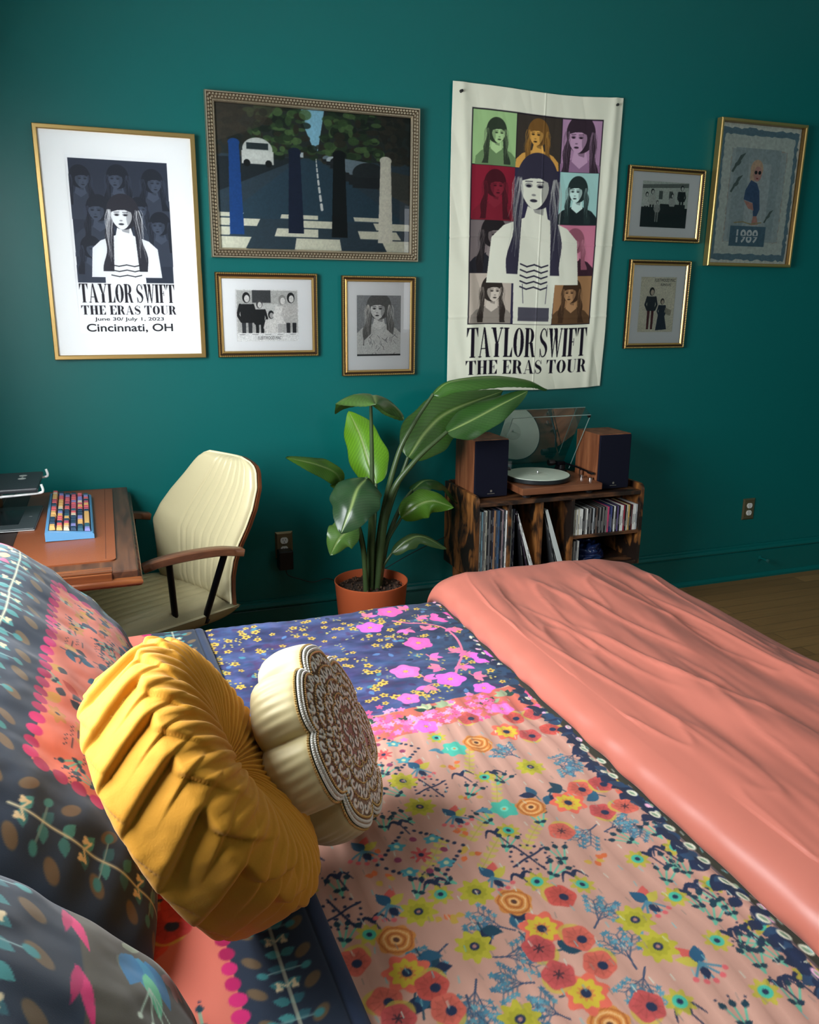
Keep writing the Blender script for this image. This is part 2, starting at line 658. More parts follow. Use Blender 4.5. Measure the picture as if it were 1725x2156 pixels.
# ------------------------------------------------------------------ lettering
def didone(c, text, x0, x1, y0, y1, col, gap=0.07, rel=None):
    """high-contrast serif capitals fitted to the box"""
    W = {'I': .42, 'S': .78, 'W': 1.3, 'L': .8, 'T': .98, 'A': 1.05, 'Y': 1.0, 'O': .95, 'R': 1.0, 'F': .8, 'E': .85, 'H': 1.05, 'U': .98, ' ': .3}
    tot = sum(W[k] for k in text) + gap * (len(text) - 1)
    u = (x1 - x0) / tot
    h = y1 - y0
    x = x0
    th = max(.035 * h, c.res * .9)
    for ch in text:
        w = W[ch] * u
        st = .30 * u
        sf = th

        def bar(a, b):
            c.rect(x + a * w, x + b * w, y0, y1, col)

        def serif(xc, hw, yy, up):
            c.rect(xc - hw, xc + hw, yy if up else yy - sf, yy + sf if up else yy, col)
        if ch == 'I':
            c.rect(x + w / 2 - st / 2, x + w / 2 + st / 2, y0, y1, col)
            serif(x + w / 2, w * .5, y0, True)
            serif(x + w / 2, w * .5, y1, False)
        elif ch == 'T':
            c.rect(x + w / 2 - st / 2, x + w / 2 + st / 2, y0, y1, col)
            serif(x + w / 2, w * .24, y0, True)
            c.rect(x, x + w, y1 - sf, y1, col)
            c.poly([(x, y1), (x, y1 - .30 * h), (x + .03 * w, y1 - .30 * h), (x + .22 * w, y1)], col)
            c.poly([(x + w, y1), (x + w, y1 - .30 * h), (x + .97 * w, y1 - .30 * h), (x + .78 * w, y1)], col)
        elif ch == 'A':
            c.line([(x + .12 * w, y0), (x + .46 * w, y1)], sf, col)
            c.poly([(x + .42 * w, y1), (x + .56 * w, y1), (x + .95 * w, y0), (x + .95 * w - st * 1.1, y0)], col)
            c.rect(x + .22 * w, x + .7 * w, y0 + .28 * h, y0 + .28 * h + sf, col)
            serif(x + .12 * w, w * .14, y0, True)
            serif(x + .83 * w, w * .2, y0, True)
        elif ch == 'Y':
            c.poly([(x + .05 * w, y1), (x + .05 * w + st * 1.1, y1), (x + .58 * w, y0 + .42 * h), (x + .42 * w, y0 + .42 * h)], col)
            c.line([(x + .88 * w, y1), (x + .54 * w, y0 + .42 * h)], sf, col)
            c.rect(x + w / 2 - st / 2, x + w / 2 + st / 2, y0, y0 + .46 * h, col)
            serif(x + w / 2, w * .24, y0, True)
            serif(x + .18 * w, w * .2, y1, False)
            serif(x + .86 * w, w * .15, y1, False)
        elif ch in 'LEF':
            c.rect(x + .1 * w, x + .1 * w + st, y0, y1, col)
            serif(x + .1 * w + st / 2, st * .5 + .1 * w, y0, True)
            serif(x + .1 * w + st / 2, st * .5 + .1 * w, y1, False)
            if ch in 'LE':
                c.rect(x, x + w, y0, y0 + sf, col)
                c.poly([(x + w, y0), (x + w, y0 + .34 * h), (x + .97 * w, y0 + .34 * h), (x + .7 * w, y0)], col)
            if ch in 'EF':
                c.rect(x, x + w, y1 - sf, y1, col)
                c.poly([(x + w, y1), (x + w, y1 - .30 * h), (x + .97 * w, y1 - .30 * h), (x + .7 * w, y1)], col)
                c.rect(x + .1 * w, x + .68 * w, y0 + .5 * h, y0 + .5 * h + sf, col)
                c.rect(x + .64 * w, x + .7 * w, y0 + .38 * h, y0 + .64 * h, col)
        elif ch == 'H':
            for a in (.08, .92):
                xc = x + a * w + (st / 2 if a < .5 else -st / 2)
                c.rect(xc - st / 2, xc + st / 2, y0, y1, col)
                serif(xc, st * .5 + .07 * w, y0, True)
                serif(xc, st * .5 + .07 * w, y1, False)
            c.rect(x + .2 * w, x + .8 * w, y0 + .5 * h, y0 + .5 * h + sf, col)
        elif ch == 'U':
            c.rect(x + .1 * w, x + .1 * w + st, y0 + .25 * h, y1, col)
            c.rect(x + .86 * w, x + .86 * w + sf, y0 + .25 * h, y1, col)
            t = np.linspace(np.pi, 2 * np.pi, 12)
            ou = [(x + .5 * w + .4 * w * math.cos(a), y0 + .27 * h + .27 * h * math.sin(a)) for a in t]
            xi0, xi1 = x + .1 * w + st, x + .86 * w
            inn = [((xi0 + xi1) / 2 + (xi1 - xi0) / 2 * math.cos(a), y0 + .27 * h + (.27 * h - sf * 1.2) * math.sin(a)) for a in t]
            c.poly(ou + inn[::-1], col)
            serif(x + .1 * w + st / 2, st * .5 + .09 * w, y1, False)
            serif(x + .87 * w, .13 * w, y1, False)
        elif ch == 'O':
            t = np.linspace(0, 2 * np.pi, 40)
            ou = [(x + w / 2 + .5 * w * math.cos(a), (y0 + y1) / 2 + h / 2 * math.sin(a)) for a in t]
            inn = [(x + w / 2 + (.5 * w - st) * math.cos(a), (y0 + y1) / 2 + (h / 2 - sf) * math.sin(a)) for a in t]
            c.poly(ou + inn[::-1], col)
        elif ch == 'R':
            c.rect(x + .08 * w, x + .08 * w + st, y0, y1, col)
            serif(x + .08 * w + st / 2, st * .5 + .08 * w, y0, True)
            serif(x + .08 * w, .08 * w, y1, False)
            t = np.linspace(-np.pi / 2, np.pi / 2, 20)
            xb = x + .45 * w
            ou = [(x + .08 * w, y0 + .47 * h)] + [(xb + .42 * w * math.cos(a), y0 + .735 * h + .265 * h * math.sin(a)) for a in t] + [(x + .08 * w, y1)]
            inn = [(x + .08 * w, y0 + .47 * h + sf)] + [(xb + (.42 * w - st * .95) * math.cos(a), y0 + .735 * h + (.265 * h - sf) * math.sin(a)) for a in t] + [(x + .08 * w, y1 - sf)]
            c.poly(ou + inn[::-1], col)
            c.poly([(x + .45 * w, y0 + .5 * h), (x + .45 * w + st, y0 + .5 * h), (x + .78 * w + st * .5, y0 + .06 * h), (x + w, y0 + .04 * h), (x + w, y0), (x + .72 * w, y0)], col)
        elif ch == 'S':
            pts = smooth_path([(.86, .74), (.72, .93), (.45, .985), (.2, .88), (.13, .72), (.3, .57), (.68, .44), (.86, .28), (.78, .1), (.5, .015), (.25, .06), (.12, .26)], 40)
            n = len(pts)
            for i in range(n - 1):
                f = i / (n - 1)
                wd = sf + (st - sf) * math.exp(-((f - .5) / .16) ** 2)
                c.line([(x + pts[i][0] * w, y0 + pts[i][1] * h), (x + pts[i + 1][0] * w, y0 + pts[i + 1][1] * h)], wd, col)
            c.rect(x + .86 * w, x + .92 * w, y0 + .7 * h, y1, col)
            c.rect(x + .06 * w, x + .12 * w, y0, y0 + .3 * h, col)
        elif ch == 'W':
            s2 = st * 1.05
            c.poly([(x + .04 * w, y1), (x + .04 * w + s2, y1), (x + .36 * w, y0), (x + .30 * w, y0)], col)
            c.line([(x + .34 * w, y0), (x + .52 * w, y1)], sf, col)
            c.poly([(x + .40 * w, y1), (x + .40 * w + s2, y1), (x + .72 * w, y0), (x + .66 * w, y0)], col)
            c.line([(x + .70 * w, y0), (x + .92 * w, y1)], sf, col)
            serif(x + .14 * w, .14 * w, y1, False)
            serif(x + .48 * w, .12 * w, y1, False)
            serif(x + .92 * w, .09 * w, y1, False)
        x += w + gap * u


def text_mesh(name, body, m, parent, x0, x1, zbase, y, height=None, bold=0.0, shear=0.0):
    """sans lettering as a flat mesh fitted between x0 and x1"""
    cu = bpy.data.curves.new(name, 'FONT')
    cu.body = body
    cu.size = 1.0
    cu.offset = bold
    cu.shear = shear
    tmp = bpy.data.objects.new(name + '_curve', cu)
    COL.objects.link(tmp)
    dg = bpy.context.evaluated_depsgraph_get()
    me = bpy.data.meshes.new_from_object(tmp.evaluated_get(dg))
    bpy.data.objects.remove(tmp)
    bpy.data.curves.remove(cu)
    me.name = name
    n = len(me.vertices)
    co = np.empty(n * 3, np.float32)
    me.vertices.foreach_get('co', co)
    co = co.reshape(-1, 3)
    a, b = co[:, 0].min(), co[:, 0].max()
    k = (x1 - x0) / (b - a)
    kz = k if height is None else height / 0.72
    out = np.stack([x0 + (co[:, 0] - a) * k, np.full(n, y), zbase + co[:, 1] * kz], -1)
    me.vertices.foreach_set('co', out.astype(np.float32).ravel())
    me.materials.clear()
    me.materials.append(m)
    me.update()
    return link(name, me, parent)


# ------------------------------------------------------------------ printed pictures (plain generic figures)
def bust(c, cx, by, s, hair, skin, dark, cloth, turn=0.0, long=1.0, strands=None, seed=0, wide=1.0):
    """head-and-shoulders portrait of nobody in particular"""
    r = random.Random(seed)
    fy = by + .52 * s
    fx = cx + turn * .045 * s
    low = by + .02 * s - .30 * s * max(0, long - .6)
    sh = [(cx - .50 * s, by - .35 * s), (cx - .46 * s, by + .06 * s), (cx - .34 * s, by + .17 * s), (cx - .12 * s, by + .25 * s), (cx + .12 * s, by + .25 * s),
          (cx + .34 * s, by + .17 * s), (cx + .46 * s, by + .06 * s), (cx + .50 * s, by - .35 * s)]
    c.poly(sh, cloth)
    c.poly([(cx - .08 * s, fy - .1 * s), (cx + .08 * s, fy - .1 * s), (cx + .13 * s, by + .22 * s), (cx, by + .13 * s), (cx - .13 * s, by + .22 * s)], skin)
    c.poly([(cx - .08 * s, fy - .12 * s), (cx + .08 * s, fy - .12 * s), (cx + .07 * s, fy - .24 * s), (cx - .02 * s, fy - .22 * s)], dark, .35)
    c.ell(cx, fy + .06 * s, .23 * s * wide, .25 * s, hair)
    if long:
        for k in (-1, 1):
            y = np.linspace(fy + .1 * s, low, 14)
            t = np.linspace(0, 1, 14)
            out = cx + k * s * wide * (.215 + .10 * t + .022 * np.sin(t * 11 + seed + k))
            inn = cx + k * s * (.13 + .05 * t)
            c.poly(list(zip(out, y)) + list(zip(inn[::-1], y[::-1])), hair)
    q = np.linspace(0, 2 * np.pi, 30)
    face = [(fx + .148 * s * math.cos(a) * (1 - .28 * max(0, -math.sin(a)) ** 1.5), fy + (.16 if math.sin(a) > 0 else .19) * s * math.sin(a)) for a in q]
    c.poly(face, skin)
    sd = 1 if turn <= 0 else -1
    c.ell(fx + sd * .11 * s, fy - .03 * s, .045 * s, .13 * s, dark, al=.28)
    for k in (-1, 1):
        ex = fx + k * .060 * s + turn * .012 * s
        c.ell(ex, fy + .018 * s, .040 * s, .022 * s, dark, al=.35)
        c.ell(ex, fy + .012 * s, .026 * s, .012 * s, dark)
        c.line([(ex - .035 * s, fy + .050 * s), (ex + .035 * s, fy + .054 * s)], .010 * s, dark, al=.7)
    c.ell(fx + turn * .02 * s, fy - .065 * s, .022 * s, .010 * s, dark, al=.45)
    c.ell(fx + turn * .018 * s, fy - .115 * s, .038 * s, .014 * s, dark, al=.9)
    fr = [(fx - .165 * s, fy - .04 * s), (fx - .18 * s, fy + .12 * s), (fx - .1 * s, fy + .24 * s), (fx + .1 * s, fy + .24 * s), (fx + .18 * s, fy + .12 * s), (fx + .165 * s, fy - .04 * s),
          (fx + .135 * s, fy + .055 * s), (fx + .05 * s, fy + .085 * s), (fx - .05 * s, fy + .08 * s), (fx - .135 * s, fy + .055 * s)]
    c.poly(fr, hair)
    if strands is not None:
        for i in range(34):
            k = r.choice((-1, 1))
            u = r.uniform(.0, 1)
            x = cx + k * s * (.05 + .15 * u) * wide
            y = fy + (.25 - .14 * u) * s
            p = [(x, y)]
            L = (fy + .1 * s - low) * r.uniform(.35, .95) if long else .12 * s
            for w in range(1, 8):
                t = w / 7
                p.append((cx + k * s * wide * (.155 + .09 * u * 1.0 + .06 * t * u + .015 * math.sin(t * 9 + u * 5)), fy + .1 * s - L * (t - .1)))
            c.line(p[1:], .009 * s, strands, .003 * s, al=.5)


def person(c, x, y, h, top, legs, hair, skin, lean=0.0, arm=1):
    """small standing figure, feet at (x, y)"""
    for k in (-1, 1):
        c.poly([(x + k * .02 * h, y + .5 * h), (x + k * .10 * h, y + .5 * h), (x + k * .09 * h, y), (x + k * .03 * h, y)], legs)
    c.poly([(x - .13 * h, y + .80 * h), (x + .13 * h, y + .80 * h), (x + .11 * h, y + .45 * h), (x - .11 * h, y + .45 * h)], top)
    c.line([(x - .12 * h, y + .78 * h), (x - .17 * h, y + .6 * h), (x - .10 * h, y + .48 * h)], .055 * h, top)
    c.line([(x + .12 * h, y + .78 * h), (x + .17 * h, y + .6 * h), (x + .12 * h * arm, y + .48 * h)], .055 * h, top)
    c.ell(x + lean, y + .92 * h, .075 * h, .10 * h, hair)
    c.ell(x + lean + .01 * h, y + .90 * h, .048 * h, .068 * h, skin)


def street_print(w, h):
    """plain street view: trees, sky gap, grey road, parked cars, pale paving in front"""
    c = Cv(0, w, 0, h, .0022, (44, 52, 50))
    r = random.Random(3)
    hz = .66 * h
    c.rect(0, w, 0, hz, (52, 70, 82))
    c.poly([(.42 * w, hz), (.50 * w, hz), (.98 * w, .22 * h), (.02 * w, .22 * h)], (46, 72, 88))
    c.poly([(.50 * w, hz), (w, .36 * h), (w, .58 * h), (.56 * w, hz + .02 * h)], (70, 72, 66))
    c.poly([(0, .40 * h), (.42 * w, hz), (0, .64 * h)], (34, 44, 50))
    c.poly([(.40 * w, h), (.54 * w, h), (.505 * w, hz + .06 * h), (.485 * w, hz + .06 * h)], (150, 205, 225))
    for i in range(420):
        x, y = r.uniform(0, w), r.uniform(hz, h)
        if abs(x - .5 * w) < .05 * w * (y - hz) / (h - hz) + .01:
            continue
        d = abs(x / w - .5)
        g = r.choice([(40, 62, 38), (62, 92, 52), (28, 40, 30), (88, 120, 70), (52, 48, 36)]) if d < .34 else r.choice([(44, 44, 36), (58, 54, 44), (34, 40, 34)])
        c.ell(x, y, r.uniform(.008, .03), r.uniform(.006, .02), g, al=.8)
    c.poly([(0, h), (.3 * w, h), (.22 * w, .86 * h), (0, .74 * h)], (70, 64, 54), .6)
    for i in range(9):
        t0, t1 = i / 9, i / 9 + .06
        f = lambda t: (.495 * w + .03 * w * t ** 2, hz - (hz - .27 * h) * t ** 1.6)
        c.line([f(t0), f(t1)], .003 + .010 * t0, (225, 230, 225))
    for i in range(9):
        s = .018 + .007 * i
        x, y = .55 * w + .028 * w * i, hz - .003 - .010 * i
        c.ell(x, y + s * .5, s, s * .6, r.choice([(190, 205, 210), (120, 140, 150), (40, 46, 50)]))
        c.rect(x - s, x + s, y - s * .3, y + s * .3, (36, 40, 44))
    c.ell(.20 * w, .70 * h, .062, .045, (206, 214, 208))
    c.rect(.20 * w - .066, .20 * w + .066, .60 * h, .69 * h, (214, 220, 214))
    c.rect(.20 * w - .045, .20 * w + .045, .70 * h, .745 * h, (42, 54, 56))
    for k in (-.045, .045):
        c.ell(.20 * w + k, .605 * h, .014, .014, (20, 22, 24))
    c.rect(.38 * w, .43 * w, .665 * h, .70 * h, (200, 214, 216))
    # pale paving slabs across the front, dark joints
    rows = [(0.0, .085), (.095, .155), (.165, .215), (.225, .255)]
    for j, (a, b) in enumerate(rows):
        for i in range(-1, 6):
            xa = (i + (.5 if j % 2 else 0)) / 5
            if (i + j) % 2:
                continue
            sp = lambda q, yy: (.5 + (q - .5) * (1.25 - 1.2 * yy)) * w
            c.poly([(sp(xa, a), a * h), (sp(xa + .2, a), a * h), (sp(xa + .2, b), b * h), (sp(xa, b), b * h)], (222, 224, 204))
    # tree trunks and posts along the kerb
    for x, wd, top, bot, col in ((.085, .030, .74, .10, (26, 74, 140)), (.385, .034, .70, .12, (24, 34, 60)), (.615, .036, .70, .10, (14, 16, 20)), (.865, .034, .68, .07, (228, 228, 212))):
        c.poly([(x * w - wd, bot * h), (x * w + wd, bot * h), (x * w + wd * .7, top * h), (x * w - wd * .7, top * h)], col)
        c.ell(x * w, top * h, wd * .8, wd * .5, col)
    c.grain(.045, 160, 5, 3)
    return c


def dark_poster(w, h):
    """w x h sheet: slate picture above, white below for the lettering"""
    c = Cv(0, w, 0, h, .0014, (244, 247, 248))
    ix0, ix1, iy0, iy1 = .012, w - .012, .202, h - .012
    c.rect(ix0, ix1, iy0, iy1, (46, 54, 70))
    c.clip = (ix0, ix1, iy0, iy1)
    for i, (x, y, s) in enumerate(((.05, .50, .17), (.19, .50, .18), (.32, .49, .18), (.11, .37, .2), (.26, .40, .16), (.34, .33, .18), (.07, .24, .17))):
        bust(c, x, y, s, (33, 38, 50), (72, 82, 100), (34, 40, 52), (56, 64, 80), turn=(-1) ** i, long=.8, seed=i, strands=(58, 66, 84))
    c.poly([(.115, .20), (.118, .29), (.135, .345), (.175, .368), (.225, .368), (.262, .345), (.272, .20)], (238, 242, 244))
    bust(c, .200, .318, .27, (46, 46, 56), (240, 244, 246), (26, 26, 34), (238, 242, 244), turn=-.5, long=1.55, seed=11, strands=(226, 230, 232), wide=1.0)
    for k in range(3):
        y = .272 - k * .020
        c.line([(.14, y), (.17, y - .006), (.20, y), (.23, y - .006), (.255, y)], .0042, (34, 34, 44))
    c.clip = None
    didone(c, 'TAYLOR SWIFT', .012, w - .012, .124, .197, (26, 22, 32))
    didone(c, 'THE ERAS TOUR', .014, w - .010, .077, .112, (26, 22, 32), gap=.12)
    return c


def tapestry_print(w, h, res):
    c = Cv(0, w, 0, h, res, (226, 228, 208))
    gx = [.101, .322, .556, .772]
    gy = [.322, .554, .79, 1.027, 1.259]
    P = {(0, 3): (158, 196, 136), (1, 3): (62, 56, 50), (2, 3): (178, 140, 172), (0, 2): (134, 34, 52), (2, 2): (164, 210, 204),
         (0, 1): (118, 108, 108), (2, 1): (200, 122, 146), (0, 0): (190, 178, 164), (2, 0): (160, 120, 82)}
    H = {(0, 3): ((52, 64, 50), (178, 212, 152), (36, 48, 36), (110, 140, 96)), (1, 3): ((120, 86, 44), (222, 168, 84), (40, 30, 24), (214, 160, 80)),
         (2, 3): ((56, 44, 54), (198, 160, 190), (44, 32, 44), (150, 114, 146)), (0, 2): ((70, 26, 34), (128, 40, 54), (60, 20, 30), (120, 34, 48)),
         (2, 2): ((40, 54, 54), (206, 236, 228), (30, 40, 42), (34, 44, 46)), (0, 1): ((38, 34, 36), (132, 122, 120), (34, 30, 32), (40, 40, 46)),
         (2, 1): ((150, 90, 106), (222, 150, 168), (50, 30, 38), (60, 38, 48)), (0, 0): ((52, 46, 42), (206, 196, 182), (44, 38, 36), (142, 134, 124)),
         (2, 0): ((66, 48, 34), (178, 136, 96), (48, 34, 26), (92, 68, 46))}
    c.rect(gx[0] - .004, gx[3] + .004, gy[0] - .004, gy[4] + .004, (34, 30, 40))
    c.rect(gx[0] + .2, gx[3] - .2, gy[0], gy[3], (50, 48, 72))
    for (i, j), col in P.items():
        a, b, d, e = gx[i] + .002, gx[i + 1] - .002, gy[j] + .002, gy[j + 1] - .002
        c.rect(a, b, d, e, col)
        c.clip = (a, b, d, e)
        hr, sk, dk, cl = H[(i, j)]
        s = {(2, 3): .34, (0, 1): .28, (0, 3): .22}.get((i, j), .24)
        bust(c, (a + b) / 2 + (.01 if i == 0 else -.005), d + .02 + (.0 if s < .3 else -.05), s, hr, sk, dk, cl, turn=(1 if i == 0 else -1), long=.9 if (i, j) != (2, 1) else .35,
             seed=i * 7 + j, strands=tuple(int(.5 * p + .5 * q) for p, q in zip(hr, sk)))
        c.clip = None
    # large pale figure standing in front of the panels
    c.clip = (gx[0], gx[3], gy[0], gy[3] + .09)
    c.poly([(.335, .32), (.33, .52), (.315, .68), (.35, .775), (.41, .80), (.49, .80), (.55, .77), (.575, .66), (.56, .5), (.552, .32)], (226, 228, 210))
    c.line([(.385, .70), (.375, .55), (.385, .42)], .004, (90, 88, 104))
    c.line([(.515, .70), (.52, .55), (.512, .42)], .004, (90, 88, 104))
    bust(c, .440, .685, .50, (54, 52, 68), (226, 228, 210), (38, 36, 50), (226, 228, 210), turn=-.6, long=1.55, seed=31, strands=(176, 178, 172), wide=.95)
    for k in range(5):
        y = .60 - k * .026
        c.line([(.365, y), (.40, y - .011), (.44, y), (.48, y - .011), (.515, y)], .007, (46, 44, 62))
    c.rect(.36, .535, .335, .40, (46, 44, 62), .8)
    c.clip = None
    didone(c, 'TAYLOR SWIFT', .097, .765, .162, .302, (28, 24, 36))
    didone(c, 'THE ERAS TOUR', .093, .771, .081, .147, (28, 24, 36), gap=.12)
    return c


def group_print(w, h, kind):
    c = Cv(0, w, 0, h, .0012, (214, 216, 212))
    r = random.Random(kind)
    if kind == 1:      # five people by a door, caption strip below
        c.rect(0, w, 0, h, (236, 238, 236))
        b = .17 * h
        c.rect(.004, w - .004, b, h - .004, (190, 192, 188))
        c.clip = (.004, w - .004, b, h - .004)
        c.rect(.07, .15, h - .055, h, (70, 72, 74))
        c.rect(.08, .18, b + .05, h - .06, (210, 212, 208))
        K, G, W = (34, 34, 36), (110, 110, 110), (226, 226, 222)
        person(c, .045, b - .06, .225, K, (60, 62, 66), K, W)
        person(c, .10, b - .05, .185, K, K, (80, 80, 80), W)
        person(c, .15, b - .085, .175, W, (90, 90, 90), K, (180, 180, 178))
        person(c, .20, b - .06, .215, W, (190, 190, 188), (150, 150, 146), W)
        person(c, .238, b - .06, .225, (200, 200, 196), (44, 44, 48), K, W)
        c.clip = None
        for i in range(5):
            c.line([(.012 + i * .055, b - .008), (.036 + i * .055, b - .008)], .0016, (90, 90, 90))
    elif kind == 2:    # people in front of a low building, dark road
        c.rect(0, w, .42 * h, h, (206, 216, 206))
        c.poly([(0, .92 * h), (w, .99 * h), (w, .90 * h), (0, .84 * h)], (120, 128, 122))
        for x in (.10, .16, .21):
            c.rect(x, x + .022, .62 * h, .8 * h, (90, 98, 94))
        c.rect(0, w, 0, .44 * h, (24, 34, 36))
        c.rect(.11, .26, .30 * h, .52 * h, (30, 36, 38))
        K, W = (30, 34, 36), (216, 222, 214)
        person(c, .03, .22 * h, .115, W, K, K, W)
        person(c, .062, .22 * h, .13, (200, 206, 198), K, K, W)
        person(c, .094, .12 * h, .10, (170, 176, 170), (150, 156, 150), (90, 92, 90), W)
        person(c, .18, .24 * h, .11, (190, 196, 190), K, K, W)
        person(c, .236, .30 * h, .135, K, K, K, W)
    else:              # two people posing on a cream card
        c.rect(0, w, 0, h, (226, 222, 200))
        c.ell(.5 * w, .5 * h, .5 * w, .5 * h, (236, 232, 212), al=.6)
        person(c, .072, .05 * h, .205, (38, 38, 50), (92, 26, 34), (32, 28, 28), (214, 196, 176))
        person(c, .14, .04 * h, .155, (40, 44, 64), (36, 38, 56), (56, 44, 40), (214, 196, 176))
        c.poly([(.11, .03 * h), (.12, .34 * h), (.155, .36 * h), (.178, .05 * h)], (40, 44, 66))
        c.poly([(.16, .45 * h), (.20, .40 * h), (.195, .30 * h), (.165, .33 * h)], (170, 164, 144))
    c.grain(.08, 300, kind, 2)
    return c


def portrait_print(w, h):
    c = Cv(0, w, 0, h, .0012, (136, 140, 142))
    c.ell(.5 * w, .75 * h, .7 * w, .4 * h, (160, 164, 164), al=.5)
    bust(c, .105, .085, .235, (104, 104, 102), (226, 228, 224), (44, 44, 46), (206, 208, 204), turn=-.6, long=1.2, seed=8, strands=(228, 228, 222), wide=1.1)
    c.poly([(.03, 0), (.035, .07), (.09, .12), (.14, .12), (.19, .08), (.2, 0)], (210, 212, 208))
    for i in range(26):
        rr = random.Random(i)
        x, y = rr.uniform(.04, .19), rr.uniform(0, .10)
        c.line([(x, y), (x + rr.uniform(-.02, .02), y - .015)], .0022, (96, 96, 98), al=.8)
    c.rect(0, w, 0, .008, (50, 50, 52))
    c.grain(.08, 300, 4, 2)
    return c


def collage_print(w, h):
    """torn-paper layers, grey birds and a person in a blue jumper"""
    c = Cv(0, w, 0, h, .0014, (236, 238, 226))
    rr = random.Random(9)

    def ragged(x0, x1, y0, y1, col, j, al=1.0):
        pts = []
        for a, b, n in (((x0, y0), (x1, y0), 26), ((x1, y0), (x1, y1), 40), ((x1, y1), (x0, y1), 26), ((x0, y1), (x0, y0), 40)):
            for i in range(n):
                t = i / n
                pts.append((a[0] + (b[0] - a[0]) * t + rr.uniform(-j, j), a[1] + (b[1] - a[1]) * t + rr.uniform(-j, j)))
        c.poly(pts, col, al)
    ragged(.012, w - .012, .016, h - .02, (112, 140, 154), .006)
    ragged(.034, w - .034, .046, h - .05, (208, 216, 208), .004)
    ragged(.085, w - .075, .105, h - .115, (176, 146, 130), .004, .5)
    ragged(.088, w - .078, .108, h - .118, (184, 196, 196), .003)
    c.rect(.11, .40, .12, .56, (172, 186, 188))
    c.rect(.20, .345, .13, .49, (192, 202, 202))
    c.rect(.125, .355, .085, .185, (92, 122, 140))
    for x, y, s in ((.13, .485, .05), (.13, .385, .045), (.36, .235, .035)):
        g = (98, 112, 108)
        c.ell(x, y, s * .42, s * .2, g, rot=.5)
        c.poly([(x - .2 * s, y), (x + .2 * s, y + .1 * s), (x + .9 * s, y + 1.05 * s), (x + .2 * s, y + .75 * s)], g)
        c.poly([(x - .3 * s, y - .1 * s), (x, y - .1 * s), (x - .5 * s, y - .9 * s), (x - .75 * s, y - .8 * s)], g)
    # person in a blue jumper with round dark glasses
    c.ell(.254, .462, .040, .046, (222, 190, 160))
    c.ell(.232, .430, .018, .036, (222, 190, 160))
    c.ell(.262, .44, .026, .036, (210, 160, 150))
    for k in (-.012, .012):
        c.ell(.262 + k, .447, .009, .009, (26, 26, 30))
    c.ell(.262, .418, .007, .003, (150, 50, 56))
    c.poly([(.225, .41), (.265, .395), (.285, .36), (.30, .27), (.285, .235), (.262, .235), (.25, .30), (.19, .315), (.195, .36)], (76, 100, 138))
    c.poly([(.19, .312), (.25, .298), (.262, .262), (.225, .272)], (206, 150, 136))
    c.poly([(.262, .235), (.285, .236), (.30, .195), (.255, .19)], (206, 150, 136))
    c.line([(.145, .2), (.2, .206), (.25, .196), (.32, .205)], .006, (176, 160, 120))
    c.grain(.05, 90, 3, 3)
    return c


# ------------------------------------------------------------------ framed pictures on the wall
LEAN = R_(0.75)


def picture(label, x0, x1, z0, z1, prof, mats, depth, bead=None, group=None, name='framed_picture', cat='picture frame'):
    k = 1 - (depth + .004) / 3.65
    x0, x1 = x0 * k, x1 * k
    z0, z1 = 1.593 + (z0 - 1.593) * k, 1.593 + (z1 - 1.593) * k
    w, h = x1 - x0, z1 - z0
    t = thing(name, label, cat, (x0, -.001, z0), rot=(LEAN, 0, 0), group=group)
    mb = MB()
    moulding(mb, w, h, prof)
    mi = []
    for i in range(len(prof) - 1):
        mi += [mats[1][i]] * 4
    mb.mi = mi
    fr = mb.build('frame', mats[0], t)
    back = MB().box(.004, w - .004, -.006, -.001, .004, h - .004)
    back.build('backing_board', GOLD_SHADE, t)
    if bead:
        for inset, y, r, sp, m in bead:
            b = MB()
            for L, fx in ((w - 2 * inset, 0), (h - 2 * inset, 1)):
                n = int(L / sp)
                for side in (0, 1):
                    for i in range(n):
                        q = inset + (i + .5) * L / n
                        if fx == 0:
                            b.ball((q, y, inset if side == 0 else h - inset), r, 6, (1.15, .8, .85))
                        else:
                            b.ball((inset if side == 0 else w - inset, y, q), r, 6, (.85, .8, 1.15))
            b.build('beading', m, fr, True)
    return t, w, h


def mat_board(t, w, h, ins, win, y=-.010):
    """white board with a cut-out window; win = x0, x1, z0, z1"""
    a, b, c, d = win
    mb = MB()
    mb.box(ins, a, y, y + .002, ins, h - ins).box(b, w - ins, y, y + .002, ins, h - ins)
    mb.box(a, b, y, y + .002, ins, c).box(a, b, y, y + .002, d, h - ins)
    return mb.build('mat_board', MATBOARD, t)


def glazing(t, w, h, ins, y=-.0135):
    MB().add([(ins, y, ins), (w - ins, y, ins), (w - ins, y, h - ins), (ins, y, h - ins)], [(0, 1, 2, 3)]).build('glazing', GLASS, t)


# tall gold-framed poster
t, w, h = picture('large thin gold framed poster with slate picture and city date lettering', -.1982, .403, 1.3394, 2.2248,
                  [(0, 0), (0, -.022), (.0025, -.0245), (.015, -.0245), (.0175, -.022), (.0175, -.008)], ([GOLD], [0] * 5), .0245)
mat_board(t, w, h, .016, (.106, .492, .104, .777))
c = dark_poster(.392, .676)
pr = c.flat('print', PRINT, t, -.0085, .103, .1015)
text_mesh('lettering', 'June 30/ July 1, 2023', INK, pr, .164, .434, .1545, -.0089, height=.0135, bold=.012)
text_mesh('lettering', 'Cincinnati, OH', INK, pr, .131, .468, .1115, -.0089, height=.031, bold=.016)
glazing(t, w, h, .017)

